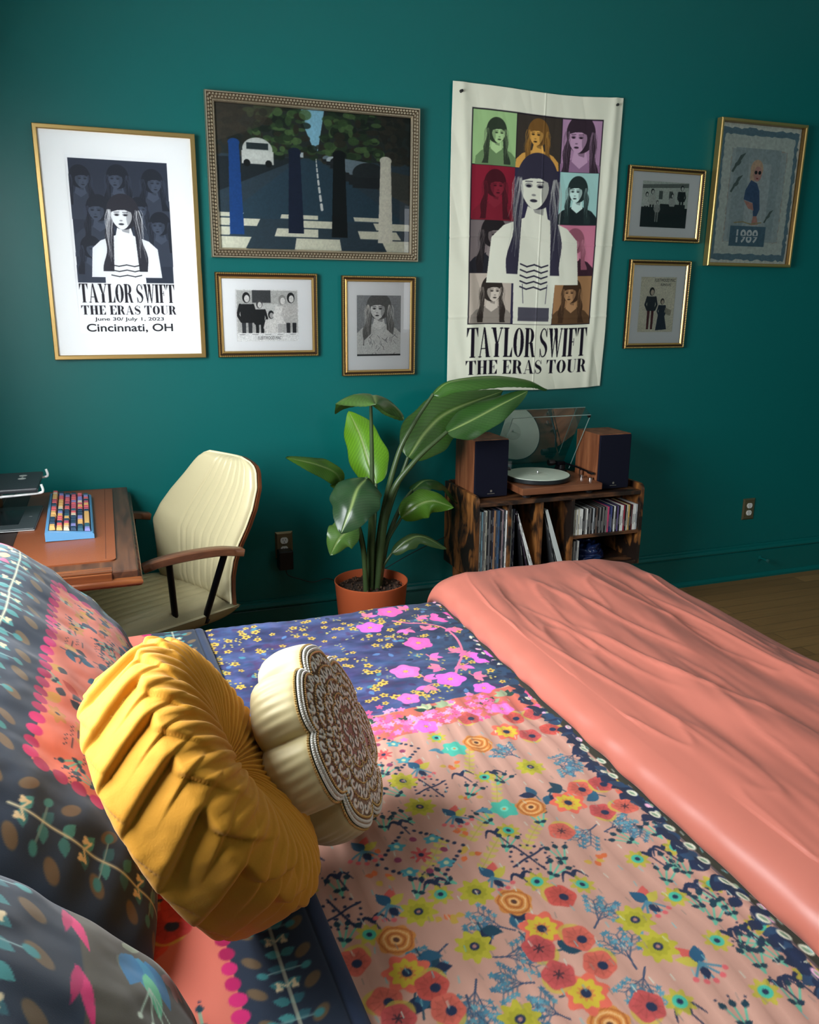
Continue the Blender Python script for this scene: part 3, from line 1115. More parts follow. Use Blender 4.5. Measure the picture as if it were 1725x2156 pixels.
# wide ornate frame
sc = [SILVER, SILVER_DARK]
t, w, h = picture('wide ornate antique silver frame holding a street photograph', .4497, 1.3738, 1.7537, 2.3953,
                  [(0, 0), (0, -.026), (.003, -.030), (.007, -.029), (.009, -.026), (.030, -.020), (.032, -.022), (.036, -.022), (.040, -.016), (.0405, -.008)],
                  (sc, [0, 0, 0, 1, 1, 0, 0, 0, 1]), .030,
                  bead=[(.0135, -.0265, .0056, .0135, SILVER), (.0235, -.0235, .0052, .0135, SILVER), (.034, -.0225, .0026, .0058, SILVER)])
c = street_print(w - .078, h - .078)
c.flat('print', PRINT, t, -.0085, .039, .039)
glazing(t, w, h, .039, -.012)

small_prof = [(0, 0), (0, -.018), (.002, -.021), (.008, -.0215), (.010, -.017), (.014, -.016), (.018, -.019), (.022, -.018), (.0255, -.014), (.026, -.008)]
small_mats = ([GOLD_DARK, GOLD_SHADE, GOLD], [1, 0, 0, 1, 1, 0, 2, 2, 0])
small_bead = [(.005, -.0205, .0046, .0088, GOLD), (.0215, -.0185, .0016, .0042, GOLD)]


def small_picture(label, x0, x1, z0, z1, win, art):
    t, w, h = picture(label, x0, x1, z0, z1, small_prof, small_mats, .021, small_bead)
    mat_board(t, w, h, .024, win)
    p = art.flat('print', PRINT, t, -.0085, win[0], win[2])
    glazing(t, w, h, .024)
    return t, p


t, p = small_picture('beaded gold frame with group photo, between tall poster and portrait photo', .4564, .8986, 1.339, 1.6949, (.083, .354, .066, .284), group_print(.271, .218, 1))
text_mesh('lettering', 'FLEETWOOD MAC', INK, p, .173, .276, .074, -.0089, height=.014, shear=.15)
small_picture('beaded gold frame with black and white portrait of a long haired person', 1.01, 1.3615, 1.2454, 1.6896, (.070, .2795, .0885, .357), portrait_print(.2095, .2685))
small_picture('beaded gold frame with dark group photo, directly above the cream card frame', 2.468, 2.9211, 1.8785, 2.2313, (.087, .361, .070, .284), group_print(.274, .214, 2))
t, p = small_picture('beaded gold frame holding a cream card with two dark figures', 2.5126, 2.8822, 1.3506, 1.7914, (.075, .29, .082, .3555), group_print(.215, .2735, 3))
text_mesh('lettering', 'FLEETWOOD MAC', INK, p, .157, .284, .333, -.0089, height=.016, shear=.15)
text_mesh('lettering', 'RUMOURS', INK, p, .195, .258, .312, -.0089, height=.013, shear=.15)

# torn-paper collage, deeper gold frame
t, w, h = picture('gold framed blue torn paper collage with birds at the far right', 2.9848, 3.5401, 1.7715, 2.4832,
                  [(0, 0), (0, -.034), (.004, -.038), (.012, -.038), (.016, -.034), (.018, -.010)], ([GOLD, GOLD_DARK], [0, 0, 0, 0, 1]), .038)
c = collage_print(w - .034, h - .034)
p = c.flat('print', PRINT, t, -.0095, .017, .017)
text_mesh('lettering', '1989', INK_WHITE, p, .185, .325, .122, -.0100, height=.064, bold=.02)
MB().add([(.18, -.0104, .148), (.33, -.0104, .150), (.33, -.0104, .156), (.18, -.0104, .153)], [(0, 1, 2, 3)]).build('torn_strip', mat('torn_blue_paper', (92, 122, 140), .8), p)
glazing(t, w, h, .017, -.016)

# cloth tapestry with soft folds, pinned by two black push pins
TW, TH = .8725, 1.3605
c = tapestry_print(TW, TH, .0022)
X, Y = np.meshgrid(c.x, c.y)
u, v = X / TW, Y / TH
fold = .006 * np.sin(u * 9 + 1.5 * np.sin(v * 3)) * (1 - v) + .004 * fbm(u * 6 + v * 2, v * 3, 4, 3)
tri = np.exp(-((u - .06 - .10 * (1 - v)) / .03) ** 2) * .006 + np.exp(-((u - .95 + .05 * (1 - v)) / .025) ** 2) * .007
crease = .0022 * (np.exp(-((v - .52 - .01 * np.sin(u * 5)) / .004) ** 2) + np.exp(-((u - .53) / .004) ** 2) + np.exp(-((v - .26) / .005) ** 2))
xx = 1.5179 + X + .006 * np.sin(v * 3.1) * (u - .3) - (1 - v) * np.clip(u - .5, 0, 1) * .045 + .006 * vnoise(v * 5, u * 0 + 1, 3) * (u > .9)
zz = 1.1538 + Y + .004 * np.sin(u * 7) - .008 * np.sin(np.pi * u) * v ** 6 + .010 * u * (1 - v) ** 3
yy = -.012 - np.abs(fold) - tri - crease
tap = grid_mesh('tapestry', np.stack([xx, yy, zz], -1), mat('tapestry_cloth', vcol=True, rough=.9, spec=.1, bump=(700, .1)), None, c.a)
tag(tap, 'tall cream cloth tapestry with coloured portrait panels and large lettering', 'tapestry')
sol = tap.modifiers.new('thickness', 'SOLIDIFY')
sol.thickness = .0015
sol.offset = -1


def push_pin(x, z, label):
    t = thing('push_pin', label, 'pin', (x, -.018, z), rot=(R_(90), 0, 0), group='push pins holding the tapestry')
    MB().lathe([(.0, .016), (.006, .015), (.0065, .012), (.0045, .009), (.0045, .004), (.0075, .001), (.0075, -.001), (.0, -.001)], 14).build('head', BLACK_PLASTIC, t, True)
    MB().lathe([(.0, -.018), (.0006, -.016), (.0006, 0)], 6).build('needle', STEEL, t)


push_pin(1.5179 + .0383, 1.1538 + 1.3214, 'black push pin in the upper left corner of the tapestry')
push_pin(1.5179 + .837, 1.1538 + 1.3285, 'black push pin in the upper right corner of the tapestry')


# ------------------------------------------------------------------ wall outlets, charger, door stop
PLATE = mat('brass_outlet_plate', (122, 112, 84), .4, .7, bump=(200, .1))
SOCKET = mat('white_socket', (230, 230, 224), .4)


def outlet(xc, zc, w, h, label):
    t = thing('wall_outlet', label, 'outlet', (xc, 0, zc))
    mb = MB()
    moulding(mb, w, h, [(0, 0), (0, -.002), (.009, -.008), (.016, -.0075)], -w / 2, -h / 2)
    i = .016
    mb.add([(-w / 2 + i, -.0075, -h / 2 + i), (w / 2 - i, -.0075, -h / 2 + i), (w / 2 - i, -.0075, h / 2 - i), (-w / 2 + i, -.0075, h / 2 - i)], [(0, 1, 2, 3)])
    mb.build('plate', PLATE, t)
    for s in (1, -1):
        z = s * .0215
        pr = []
        for k in range(24):
            a = 2 * math.pi * k / 24
            pr.append((.018 * math.cos(a), max(-.0145, min(.0145, .018 * math.sin(a))) + z))
        o = MB().prism(pr, 'y', -.0115, -.002).build('socket', SOCKET, t)
        sl = MB()
        for x, hh in ((-.006, .0075), (.006, .006)):
            sl.box(x - .0012, x + .0012, -.0122, -.011, z + .001, z + .001 + hh)
        sl.lathe([(.0, -.0122), (.0026, -.0122), (.0026, -.011)], 10, M=Matrix.Translation((0, 0, z - .007)) @ Matrix.Rotation(R_(90), 4, 'X') @ Matrix.Scale(-1, 4, (0, 0, 1)))
        sl.build('slots', BLACK_PLASTIC, o)
    MB().lathe([(.0, .0105), (.003, .010), (.0035, .007)], 10, M=Matrix.Rotation(R_(90), 4, 'X')).build('screw', STEEL, t, True)


outlet(3.435, .4245, .085, .126, 'brass wall outlet with two bare white sockets on the right wall stretch')
outlet(.712, .472, .082, .126, 'brass wall outlet behind the armchair holding a black charger')
t = thing('charger', 'black phone charger plugged into the outlet behind the armchair', 'charger', (.708, -.012, .395))
MB().box(-.034, .034, -.055, 0, -.03, .062, bevel=.006).build('body', BLACK_PLASTIC, t)
MB().box(-.0075, -.0045, -.001, .011, .046, .054).box(.0045, .0075, -.001, .011, .046, .054).build('prongs', STEEL, t)
cord = smooth_path([(0, -.03, -.03), (.01, -.035, -.06), (.06, -.03, -.085), (.13, -.03, -.11), (.20, -.03, -.10), (.28, -.03, -.13), (.40, -.03, -.12), (.62, -.03, -.02), (.80, -.03, .05)], 60)
MB().tube(cord, .0022, 6).build('cord', BLACK_PLASTIC, t, True)

t = thing('door_stop', 'small teal painted door stop on the baseboard at far right', 'door stop', (3.55, -.017, .12))
MB().lathe([(.0, 0), (.014, 0), (.014, .004), (.006, .006), (.006, .055), (.0, .056)], 14, M=Matrix.Rotation(R_(90), 4, 'X')).build('spring', TEAL_TRIM, t, True)
MB().lathe([(.006, .055), (.010, .057), (.010, .068), (.0, .07)], 14, M=Matrix.Rotation(R_(90), 4, 'X')).build('tip', mat('rubber_tip', (30, 90, 86), .7), t, True)


# ------------------------------------------------------------------ desk and the things on it
DZ = 0.807
DESK_WOOD = wood('walnut_desk', (58, 36, 26), (80, 50, 34), (100, 64, 42), 3.0, (14, 1.2, 14), .35)
DESK_EDGE = wood('polished_desk_edge', (82, 44, 26), (112, 62, 34), (134, 80, 44), 3.0, (1.2, 14, 14), .25)
DESK_DARK = wood('dark_desk_slat', (34, 26, 24), (46, 34, 30), (56, 42, 36), 3.0, (14, 1.2, 14), .5)
LEATHER = mat('tan_leather', (128, 68, 36), .36, spec=.5, bump=(240, .2), noise=(5, .12))
dx0, dx1, dy0, dy1 = -.62, .050, -1.215, -.035
t = thing('desk', 'walnut writing desk with a tan leather pad, in the corner', 'desk', ((dx0 + dx1) / 2, (dy0 + dy1) / 2, 0))
ox, oy = (dx0 + dx1) / 2, (dy0 + dy1) / 2
a, b, c0, d = dx0 - ox, dx1 - ox, dy0 - oy, dy1 - oy
MB().box(a + .012, b - .012, c0 + .012, d - .012, DZ - .03, DZ, .004).build('desk_top', DESK_WOOD, t)
MB().box(a + .012, b - .085, c0 + .0105, c0 + .055, DZ - .002, DZ + .0012).box(a + .012, b - .085, c0 + .004, c0 + .012, DZ - .030, DZ - .003, .003).build('front_rail', DESK_EDGE, t)
e = MB()
moulding(e, b - a, d - c0, [(.012, 0), (.004, -.004), (0, -.010), (0, -.018), (.006, -.026), (.014, -.030)], a, c0)
e.v = [(p[0], p[2], DZ - .022 + p[1]) for p in e.v]
e.build('moulded_edge', DESK_EDGE, t, True)
MB().box(a + .03, b - .30, c0 + .10, d - .03, DZ - .13, DZ - .03, .004).build('apron', DESK_WOOD, t)
for sx in (a + .03, b - .35):
    for sy in (c0 + .10, d - .08):
        MB().box(sx, sx + .05, sy, sy + .05, 0, DZ - .03, .004).build('leg', DESK_WOOD, t)
for k in range(3):
    x = a + .02 + k * .09
    MB().box(x, x + .086, c0 + .05, d - .05, DZ - .001, DZ + .0015, .0006).build('inlaid_slat', DESK_DARK, t)
pts = []
lx0, lx1, ly0, ly1 = -.33, -.022, -1.10, -.085
for (cx, cy), a0 in (((lx1 - .02, ly1 - .02), 0), ((lx0 + .02, ly1 - .02), 90), ((lx0 + .02, ly0 + .02), 180), ((lx1 - .02, ly0 + .02), 270)):
    for q in range(7):
        an = R_(a0 + 15 * q)
        pts.append((cx + .02 * math.cos(an) - ox, cy + .02 * math.sin(an) - oy))
pad = MB().prism(pts, 'z', DZ - .001, DZ + .0045).build('leather_pad', LEATHER, t)
st = MB()
st.box(lx1 - .030 - ox, lx1 - .0285 - ox, ly0 + .02 - oy, ly1 - .01 - oy, DZ + .0045, DZ + .0049)
st.build('stitched_seam', mat('dark_thread', (70, 34, 20), .8), pad)

# colourful keyboard
KY = [mat('keycap_' + n, c, .45) for n, c in (('coral', (206, 92, 96)), ('rose', (178, 78, 98)), ('navy', (30, 58, 82)), ('teal', (40, 84, 100)), ('mustard', (206, 162, 96)), ('lilac', (124, 122, 178)), ('pale', (204, 188, 160)))]
kz = DZ + .005
t = thing('keyboard', 'blue keyboard with multicoloured keys on the leather desk pad', 'keyboard', (-.168, -.545, kz), rz=R_(1.5))
KW, KL = .150, .585
body = MB()
body.prism([(-KW / 2, .002), (KW / 2, .0), (KW / 2, .014), (KW / 2 - .004, .018), (-KW / 2 + .004, .034), (-KW / 2, .030)], 'y', -KL / 2, KL / 2)
body.build('case', mat('sky_blue_plastic', (92, 148, 192), .4), t)
MB().prism([(-KW / 2 + .010, .0338), (KW / 2 - .008, .0186), (KW / 2 - .008, .0192), (-KW / 2 + .010, .0346)], 'y', -KL / 2 + .02, KL / 2 - .012).build('key_bed', mat('dark_blue_plate', (26, 40, 64), .6), t)
rk = random.Random(12)
for row in range(6):
    x = -KW / 2 + .0225 + row * .0215
    zt = .0345 - (row + .3) * .0031
    y = -KL / 2 + .022
    ends = KL / 2 - .014
    ncol = 0
    while y < ends - .02:
        L = .0335
        if row == 5 and .16 < (y + KL / 2) / KL < .22:
            L = .17
        elif rk.random() < .12 and ncol > 0:
            L = .05
        L = min(L, ends - y)
        if row == 0 and ncol in (1, 5, 9):
            y += .018
            ncol += 1
            continue
        m = MB()
        h0 = .0115 + (.003 if row == 0 else 0)
        m.add([(x - .0095, y, zt), (x + .0095, y, zt), (x + .0095, y + L - .002, zt), (x - .0095, y + L - .002, zt),
               (x - .0070, y + .003, zt + h0), (x + .0070, y + .003, zt + h0 - .001), (x + .0070, y + L - .005, zt + h0 - .001), (x - .0070, y + L - .005, zt + h0)],
              [(0, 3, 2, 1), (4, 5, 6, 7), (0, 1, 5, 4), (1, 2, 6, 5), (2, 3, 7, 6), (3, 0, 4, 7)])
        k = 4 if L > .1 else rk.choice([0, 0, 0, 1, 1, 2, 2, 2, 3, 4, 4, 5, 5, 6])
        m.build('key', KY[k], t)
        y += L
        ncol += 1

# tablet, laptop on wire stand, small round box
t = thing('drawing_tablet', 'dark grey drawing tablet with a black screen, lying beside the keyboard', 'tablet', (-.435, -.505, DZ + .0052), rz=R_(-1.5))
MB().box(-.16, .16, -.165, .165, 0, .003, .001).build('underside', mat('pale_grey_plastic', (190, 192, 190), .4), t)
MB().box(-.16, .16, -.166, .166, .003, .010, .0035).build('body', mat('slate_plastic', (62, 70, 72), .4), t)
MB().box(-.15, .104, -.105, .105, .0098, .0104).build('screen', mat('black_screen', (12, 14, 20), .25), t)
MB().box(.128, .138, -.004, .004, .0098, .0103).build('button_mark', mat('grey_mark', (130, 136, 136), .5), t)
t = thing('laptop_stand', 'white wire stand carrying the closed black laptop', 'laptop stand', (-.43, -.40, DZ + .003))
for sy in (-.145, .135):
    p = smooth_path([(-.15, max(sy, .085), .0040), (-.05, max(sy, .085), .0045), (.0, max(sy, .085), .02), (.03, sy * .9, .092), (.09, sy, .100), (.165, sy, .104), (.180, sy, .112), (.176, sy, .135)], 40)
    MB().tube(p, .0045, 8).build('wire_arm', WHITE_METAL, t, True)
MB().tube([(-.15, .085, .0045), (-.15, .135, .0045)], .0045, 8).tube([(.09, -.145, .100), (.09, .135, .100)], .0035, 8).build('cross_bar', WHITE_METAL, t, True)
t = thing('laptop', 'closed black laptop with raised ribs and a silver bow sticker', 'laptop', (-.43, -.405, DZ + .1125), rot=(R_(0), R_(0), 0))
MB().box(-.17, .165, -.155, .15, 0, .017, .006).build('body', mat('black_laptop', (40, 44, 48), .42, bump=(300, .1)), t)
for k in range(4):
    MB().box(-.15 + k * .045, -.118 + k * .045, -.14, .135, .0165, .0185, .001).build('raised_rib', mat('black_rib', (34, 38, 42), .5), t)
bw = MB()
for k in (-1, 1):
    ptsb = [(.10, .05 + k * .002)] + [(.10 + .014 * math.sin(a2), .05 + k * (.012 + .030 * (1 - math.cos(a2)) / 2)) for a2 in np.linspace(.3, 2 * np.pi - .3, 14)]
    bw.prism(ptsb, 'z', .0168, .0176)
bw.build('bow_sticker', mat('silver_sticker', (206, 204, 198), .3, .4), t)
t = thing('round_box', 'small round wooden box with blue lid under the laptop stand', 'box', (-.47, -.255, DZ + .0016))
MB().lathe([(.0, .0), (.05, .0), (.052, .004), (.052, .05), (.0, .05)], 32).build('wooden_side', wood('box_wood', (96, 62, 40), (120, 80, 52), (140, 96, 64), 4, (4, 4, 20)), t, True)
MB().lathe([(.0, .062), (.048, .062), (.053, .058), (.053, .05), (.0, .05)], 32).build('lid', mat('blue_enamel', (70, 110, 142), .35), t, True)

# ------------------------------------------------------------------ armchair
CREAM = mat('cream_leatherette', (190, 180, 142), .34, spec=.5, bump=(160, .12), noise=(7, .05))
CREAM_PIPE = mat('cream_piping', (214, 204, 166), .35)
SHELL = wood('bent_walnut_shell', (84, 44, 26), (116, 66, 38), (138, 86, 52), 2.5, (10, 10, 1.2), .35)
ARM = wood('walnut_arm', (76, 46, 30), (100, 62, 40), (122, 80, 54), 3, (1.5, 12, 12), .35)
t = thing('armchair', 'cream channel-stitched office armchair with walnut shell and arms', 'chair', (.10, -.50, 0))
CH = Vector((.10, -.50, 0))
fw = Vector((-.87, -.49, 0)).normalized()
lat = Vector((-fw.y, fw.x, 0))
an = R_(14)
nrm = fw * math.cos(an) + Vector((0, 0, math.sin(an)))
up = lat.cross(nrm)
if up.z < 0:
    up = -up
cc = Vector((.32, -.40, .70))
left = [(-.25, -.19), (-.20, -.225), (-.15, -.24), (-.09, -.27), (-.022, -.305), (.05, -.268), (.12, -.21), (.20, -.13), (.26, -.075), (.287, -.045), (.303, .0)]
right = [(-.25, .27), (-.20, .252), (-.15, .240), (-.09, .240), (-.022, .256), (.05, .285), (.12, .305), (.20, .312), (.26, .294), (.287, .268), (.303, .20)]
tt = np.linspace(-.25, .303, 46)
L = np.interp(tt, [p[0] for p in left], [p[1] for p in left])
Rr = np.interp(tt, [p[0] for p in right], [p[1] for p in right])


def back_sheet(nq, off, grow, puff):
    q = np.linspace(0, 1, nq)
    out = np.zeros((len(tt), nq, 3))
    for i in range(len(tt)):
        mid, hw = (L[i] + Rr[i]) / 2, (Rr[i] - L[i]) / 2 * grow
        s = mid + (q * 2 - 1) * hw
        e = np.clip(1 - np.abs(q * 2 - 1) ** 8, 0, 1) ** .5
        et = np.clip(1 - abs((i / (len(tt) - 1)) * 2 - 1) ** 16, 0, 1) ** .5
        o = off + puff * e * et + .035 * ((q * 2 - 1) ** 2)
        if puff > .01:
            for k in range(7):
                gq = .30 + k * .098
                if k == 0:
                    gq = .34 - .02 * i / len(tt)
                o = o - .0065 * np.exp(-((q - gq) / .008) ** 2) * et
        tv = tt[i] * (1.012 if grow > 1 else 1)
        P = np.array(cc - CH)[None] + s[:, None] * np.array(lat)[None] + tv * np.array(up)[None] + o[:, None] * np.array(nrm)[None]
        out[i] = P
    return out


F = back_sheet(90, .0, 1.0, .036)
B = back_sheet(90, -.004, 1.0, 0)
o = grid_mesh('backrest', F, CREAM, t)
shell_f, shell_b = back_sheet(24, -.006, 1.035, 0), back_sheet(24, -.020, 1.035, 0)
m = MB()
ny, nx = shell_f.shape[:2]
m.add(shell_f.reshape(-1, 3), [(i * nx + j, i * nx + j + 1, (i + 1) * nx + j + 1, (i + 1) * nx + j) for i in range(ny - 1) for j in range(nx - 1)])
m.add(shell_b.reshape(-1, 3), [(i * nx + j, (i + 1) * nx + j, (i + 1) * nx + j + 1, i * nx + j + 1) for i in range(ny - 1) for j in range(nx - 1)])
ring = [(0, j) for j in range(nx)] + [(i, nx - 1) for i in range(1, ny)] + [(ny - 1, j) for j in range(nx - 2, -1, -1)] + [(i, 0) for i in range(ny - 2, 0, -1)]
off = ny * nx
m.f += [(a1[0] * nx + a1[1], b1[0] * nx + b1[1], off + b1[0] * nx + b1[1], off + a1[0] * nx + a1[1]) for a1, b1 in zip(ring, ring[1:] + ring[:1])]
m.mi += [0] * len(ring)
m.build('back_shell', SHELL, t, True)
edge = [F[i, 0] for i in range(ny)] + [F[-1, j] for j in range(1, 90)] + [F[i, -1] for i in range(ny - 2, -1, -1)]
MB().tube(edge, .0045, 6).build('piping', CREAM_PIPE, o, True)
# seat cushion: rounded slab in its own axes
SR = Vector((.2775, -.3825, 0)) - CH      # middle of the rear edge
sf = Vector((-.86, -.51, 0)).normalized()
sl = Vector((-sf.y, sf.x, 0))
sl = -sl if sl.y > 0 else sl              # towards the bed
nu, nv_ = 70, 60
U, V = np.meshgrid(np.linspace(0, 1, nu), np.linspace(-1, 1, nv_))
puff = (np.clip(1 - np.abs(U * 2 - 1) ** 6, 0, 1) * np.clip(1 - np.abs(V) ** 6, 0, 1)) ** .4
top = .425 + .060 * puff + .012 * U
for k in range(9):
    top -= .005 * np.exp(-((V - (-.8 + k * .2)) / .018) ** 2) * (np.abs(V) < .9)
half = .255
Pt = np.zeros(U.shape + (3,))
for k in range(3):
    Pt[..., k] = SR[k] + U * .54 * sf[k] + V * half * sl[k]
Pt[..., 2] = top
seat = grid_mesh('seat', Pt, CREAM, t)
m = MB()
Pb = Pt.copy()
Pb[..., 2] = .43 - .075 * (np.clip(1 - np.abs(V) ** 4, 0, 1)) ** .5 * (np.clip(1 - np.abs(U * 2 - 1) ** 8, 0, 1)) ** .5
Pb[..., 0] = SR[0] + (.5 + (U - .5) * 1.02) * .54 * sf[0] + V * half * 1.03 * sl[0]
Pb[..., 1] = SR[1] + (.5 + (U - .5) * 1.02) * .54 * sf[1] + V * half * 1.03 * sl[1]
grid_mesh('seat_underside', Pb, mat('tan_seat_side', (168, 152, 110), .4, bump=(160, .1)), t, flip=True)
ed = [Pt[0, j] for j in range(nu)] + [Pt[i, -1] for i in range(1, nv_)] + [Pt[-1, j] for j in range(nu - 2, -1, -1)]
MB().tube(ed, .006, 6).build('piping', CREAM_PIPE, seat, True)
for shift in (Vector((0, 0, 0)), Vector((-.2935, .6345, 0))):
    p = smooth_path([(.412, -.745, .688), (.33, -.765, .704), (.22, -.795, .708), (.12, -.815, .700), (.058, -.826, .686)], 24)
    m = MB()
    n = len(p)
    vs, fs = [], []
    for i, q in enumerate(p):
        d0 = p[min(i + 1, n - 1)] - p[max(i - 1, 0)]
        d0 /= np.linalg.norm(d0)
        sd = np.array([-d0[1], d0[0], 0])
        sd /= np.linalg.norm(sd)
        wd = .021 + .004 * math.sin(math.pi * i / (n - 1))
        th = .014
        upv = np.cross(d0, sd)
        for a1, b1 in ((-1, -.8), (-.85, -1), (.85, -1), (1, -.8), (1, .8), (.85, 1), (-.85, 1), (-1, .8)):
            vs.append(q + sd * wd * a1 + upv * th * b1 - np.array(CH) + np.array(shift))
    for i in range(n - 1):
        for k in range(8):
            fs.append((i * 8 + k, i * 8 + (k + 1) % 8, (i + 1) * 8 + (k + 1) % 8, (i + 1) * 8 + k))
    fs += [tuple(reversed(range(8))), tuple((n - 1) * 8 + k for k in range(8))]
    m.add(vs, fs).build('armrest', ARM, t, True, sharp=50)
    inn = Vector((.12, .0, 0)) if shift.length < .1 else Vector((.02, -.20, 0))
    for tp, bt in (((.148, -.808, .690), (.165, -.700, .385)), ((.345, -.762, .690), (.270, -.668, .405))):
        ptsp = [Vector(tp) - CH + shift, Vector(bt) - CH + shift + (Vector((0, 0, 0)) if shift.length < .1 else Vector((.04, -.14, 0)))]
        ptsp.append(Vector((.10 + (.06 if tp[0] > .2 else -.02), -.50, .365)) - CH + (shift * .25 if shift.length > .1 else Vector((0, -.10, 0))))
        MB().tube(smooth_path([ptsp[0], ptsp[0].lerp(ptsp[1], .9), ptsp[1], ptsp[2]], 24), .0125, 10).build('arm_post', BLACK_METAL, t, True)
m = MB().box(-.10, .10, -.09, .09, .345, .362, .004)
m.build('mounting_plate', BLACK_METAL, t)
MB().lathe([(.0, .08), (.028, .08), (.028, .22), (.020, .225), (.020, .35), (.0, .35)], 20).build('gas_column', BLACK_METAL, t, True)
for k in range(5):
    a1 = 2 * math.pi * k / 5 + .3
    c1, s1 = math.cos(a1), math.sin(a1)
    MB().tube([(0, 0, .105), (.12 * c1, .12 * s1, .095), (.27 * c1, .27 * s1, .075)], [.024, .02, .014], 10).build('leg', BLACK_METAL, t, True)
    MB().lathe([(.0, -.011), (.026, -.011), (.028, -.008), (.028, .008), (.026, .011), (.0, .011)], 18,
               M=Matrix.Translation((.27 * c1, .27 * s1, .029)) @ Matrix.Rotation(a1 + .5, 4, 'Z') @ Matrix.Rotation(R_(90), 4, 'X')).build('caster', BLACK_PLASTIC, t, True)

# ------------------------------------------------------------------ potted plant
TERRA = mat('terracotta_plastic', (190, 92, 54), .5, spec=.3)
SOIL = mat('potting_soil', (52, 36, 26), .95, bump=(120, 1.0), noise=(60, .5))
PX, PY = 1.03, -.35
t = thing('potted_plant', 'tall leafy bird of paradise plant in an orange terracotta pot', 'plant', (PX, PY, 0))
MB().lathe([(.0, 0), (.126, 0), (.130, .005), (.161, .366), (.1635, .372), (.1635, .377), (.160, .378), (.1565, .372), (.1505, .30), (.0, .30)], 64).build('pot', TERRA, t, True)
m = MB()
n = 48
for i in range(14):
    for k in range(n):
        r, a1 = .1525 * i / 13, 2 * math.pi * k / n
        x, y = r * math.cos(a1), r * math.sin(a1)
        m.v.append((x, y, .335 + .010 * float(fbm(np.array(x * 60), np.array(y * 60), 5)) + .012 * (1 - i / 13)))
m.f = [(i * n + k, i * n + (k + 1) % n, (i + 1) * n + (k + 1) % n, (i + 1) * n + k) for i in range(13) for k in range(n)]
m.mi = [0] * len(m.f)
soil = m.build('soil', SOIL, t, True)
rr = random.Random(4)
m = MB()
for i in range(150):
    a1, r = rr.uniform(0, 6.28), .145 * math.sqrt(rr.random())
    m.ball((r * math.cos(a1), r * math.sin(a1), .347 + rr.uniform(-.004, .004)), rr.uniform(.003, .007), 5)
m.build('bark_chips', mat('bark_chip', (78, 54, 38), .9), soil)['kind'] = 'stuff'
LEAF = mat('glossy_leaf', vcol=True, rough=.28, spec=.55, translucent=.22)
STEM = mat('green_petiole', (64, 84, 48), .4, noise=(20, .15))


def plant_leaf(mid, W, N, droop, base, seed, curl=0.0, tip=1.0):
    n, k = 44, 25
    P = smooth_path(mid, n)
    T = np.gradient(P, axis=0)
    T /= np.linalg.norm(T, axis=1)[:, None]
    N = np.array(N, float)
    s = np.linspace(0, 1, n)
    prof = np.sin(np.pi * np.clip(s, 0, 1) ** .75) ** .62
    prof = np.where(s > .75, prof * (1 - .25 * ((s - .75) / .25) ** 2), prof) * tip
    q = np.linspace(-1, 1, k)
    V = np.zeros((n, k, 3))
    C = np.zeros((n, k, 3))
    rr = np.random.default_rng(seed)
    ph = rr.uniform(0, 6, 4)
    for i in range(n):
        S = np.cross(T[i], N)
        S /= np.linalg.norm(S) + 1e-9
        U = np.cross(S, T[i])
        w = W * prof[i] * (1 + .05 * np.sin(s[i] * 17 + ph[0]))
        aq = np.abs(q)
        ang = droop * (1 + .25 * np.sin(s[i] * 9 + ph[1] * np.sign(q)))
        lat_ = w * q * np.cos(ang * aq)
        ver = -w * aq * np.sin(ang * aq) * .9 + curl * w * aq ** 3
        ver = ver + .0012 * np.sin((s[i] - aq * .18) * 150) * aq + .004 * np.sin(s[i] * 13 + ph[2] + q * 2) * aq
        ver = ver - .004 * np.exp(-(q / .05) ** 2)
        V[i] = P[i] + lat_[:, None] * S + ver[:, None] * U
        vein = .93 + .09 * np.sin((s[i] - aq * .18) * 150)
        col = np.array(base, float)[None] * vein[:, None] * (1 + .10 * float(vnoise(np.array(s[i] * 5), np.array(seed * 1.7), seed)))
        mdl = np.exp(-(q / .06) ** 2)[:, None]
        C[i] = col * (1 - mdl) + np.array([150, 172, 104]) * mdl
        C[i] *= np.where(aq > .97, .8, 1)[:, None]
    V -= np.array([PX, PY, 0])
    o = grid_mesh('leaf', V, LEAF, t, C)
    return o


def petiole(pts, r0, r1):
    P = smooth_path(pts, 30) - np.array([PX, PY, 0])
    MB().tube(P, list(np.linspace(r0, r1, 30)), 10).build('stem', STEM, t, True)


D, G, Br = (44, 84, 34), (62, 108, 40), (96, 150, 40)
plant_leaf([(1.016, -.40, 1.170), (1.002, -.44, 1.205), (.985, -.54, 1.222), (.955, -.66, 1.200)], .168, (.2, .1, 1), .58, (78, 112, 50), 1)
plant_leaf([(1.083, -.26, .790), (1.060, -.22, .891), (1.030, -.19, 1.006), (.985, -.17, 1.11)], .094, (-.5, -1, .1), .3, (112, 168, 40), 2)
plant_leaf([(.902, -.36, .812), (.862, -.40, .885), (.766, -.45, .938), (.633, -.50, .982)], .060, (-.1, -.75, .75), .35, (84, 128, 44), 3)
plant_leaf([(.975, -.47, .870), (.905, -.57, .850), (.858, -.63, .785), (.815, -.64, .690)], .112, (-.35, -.8, .55), .35, (52, 82, 50), 4)
plant_leaf([(.925, -.47, .690), (.872, -.50, .651), (.838, -.51, .624), (.806, -.50, .560)], .070, (-.3, -1, .25), .3, (92, 130, 60), 5)
plant_leaf([(1.226, -.28, .905), (1.321, -.27, 1.025), (1.442, -.25, 1.105), (1.726, -.20, 1.18)], .120, (-.35, -.85, .45), .25, (66, 104, 44), 6)
plant_leaf([(1.350, -.42, 1.035), (1.456, -.43, 1.082), (1.595, -.42, 1.141), (1.748, -.40, 1.20)], .078, (-.15, -.75, .7), .3, (60, 100, 46), 7)
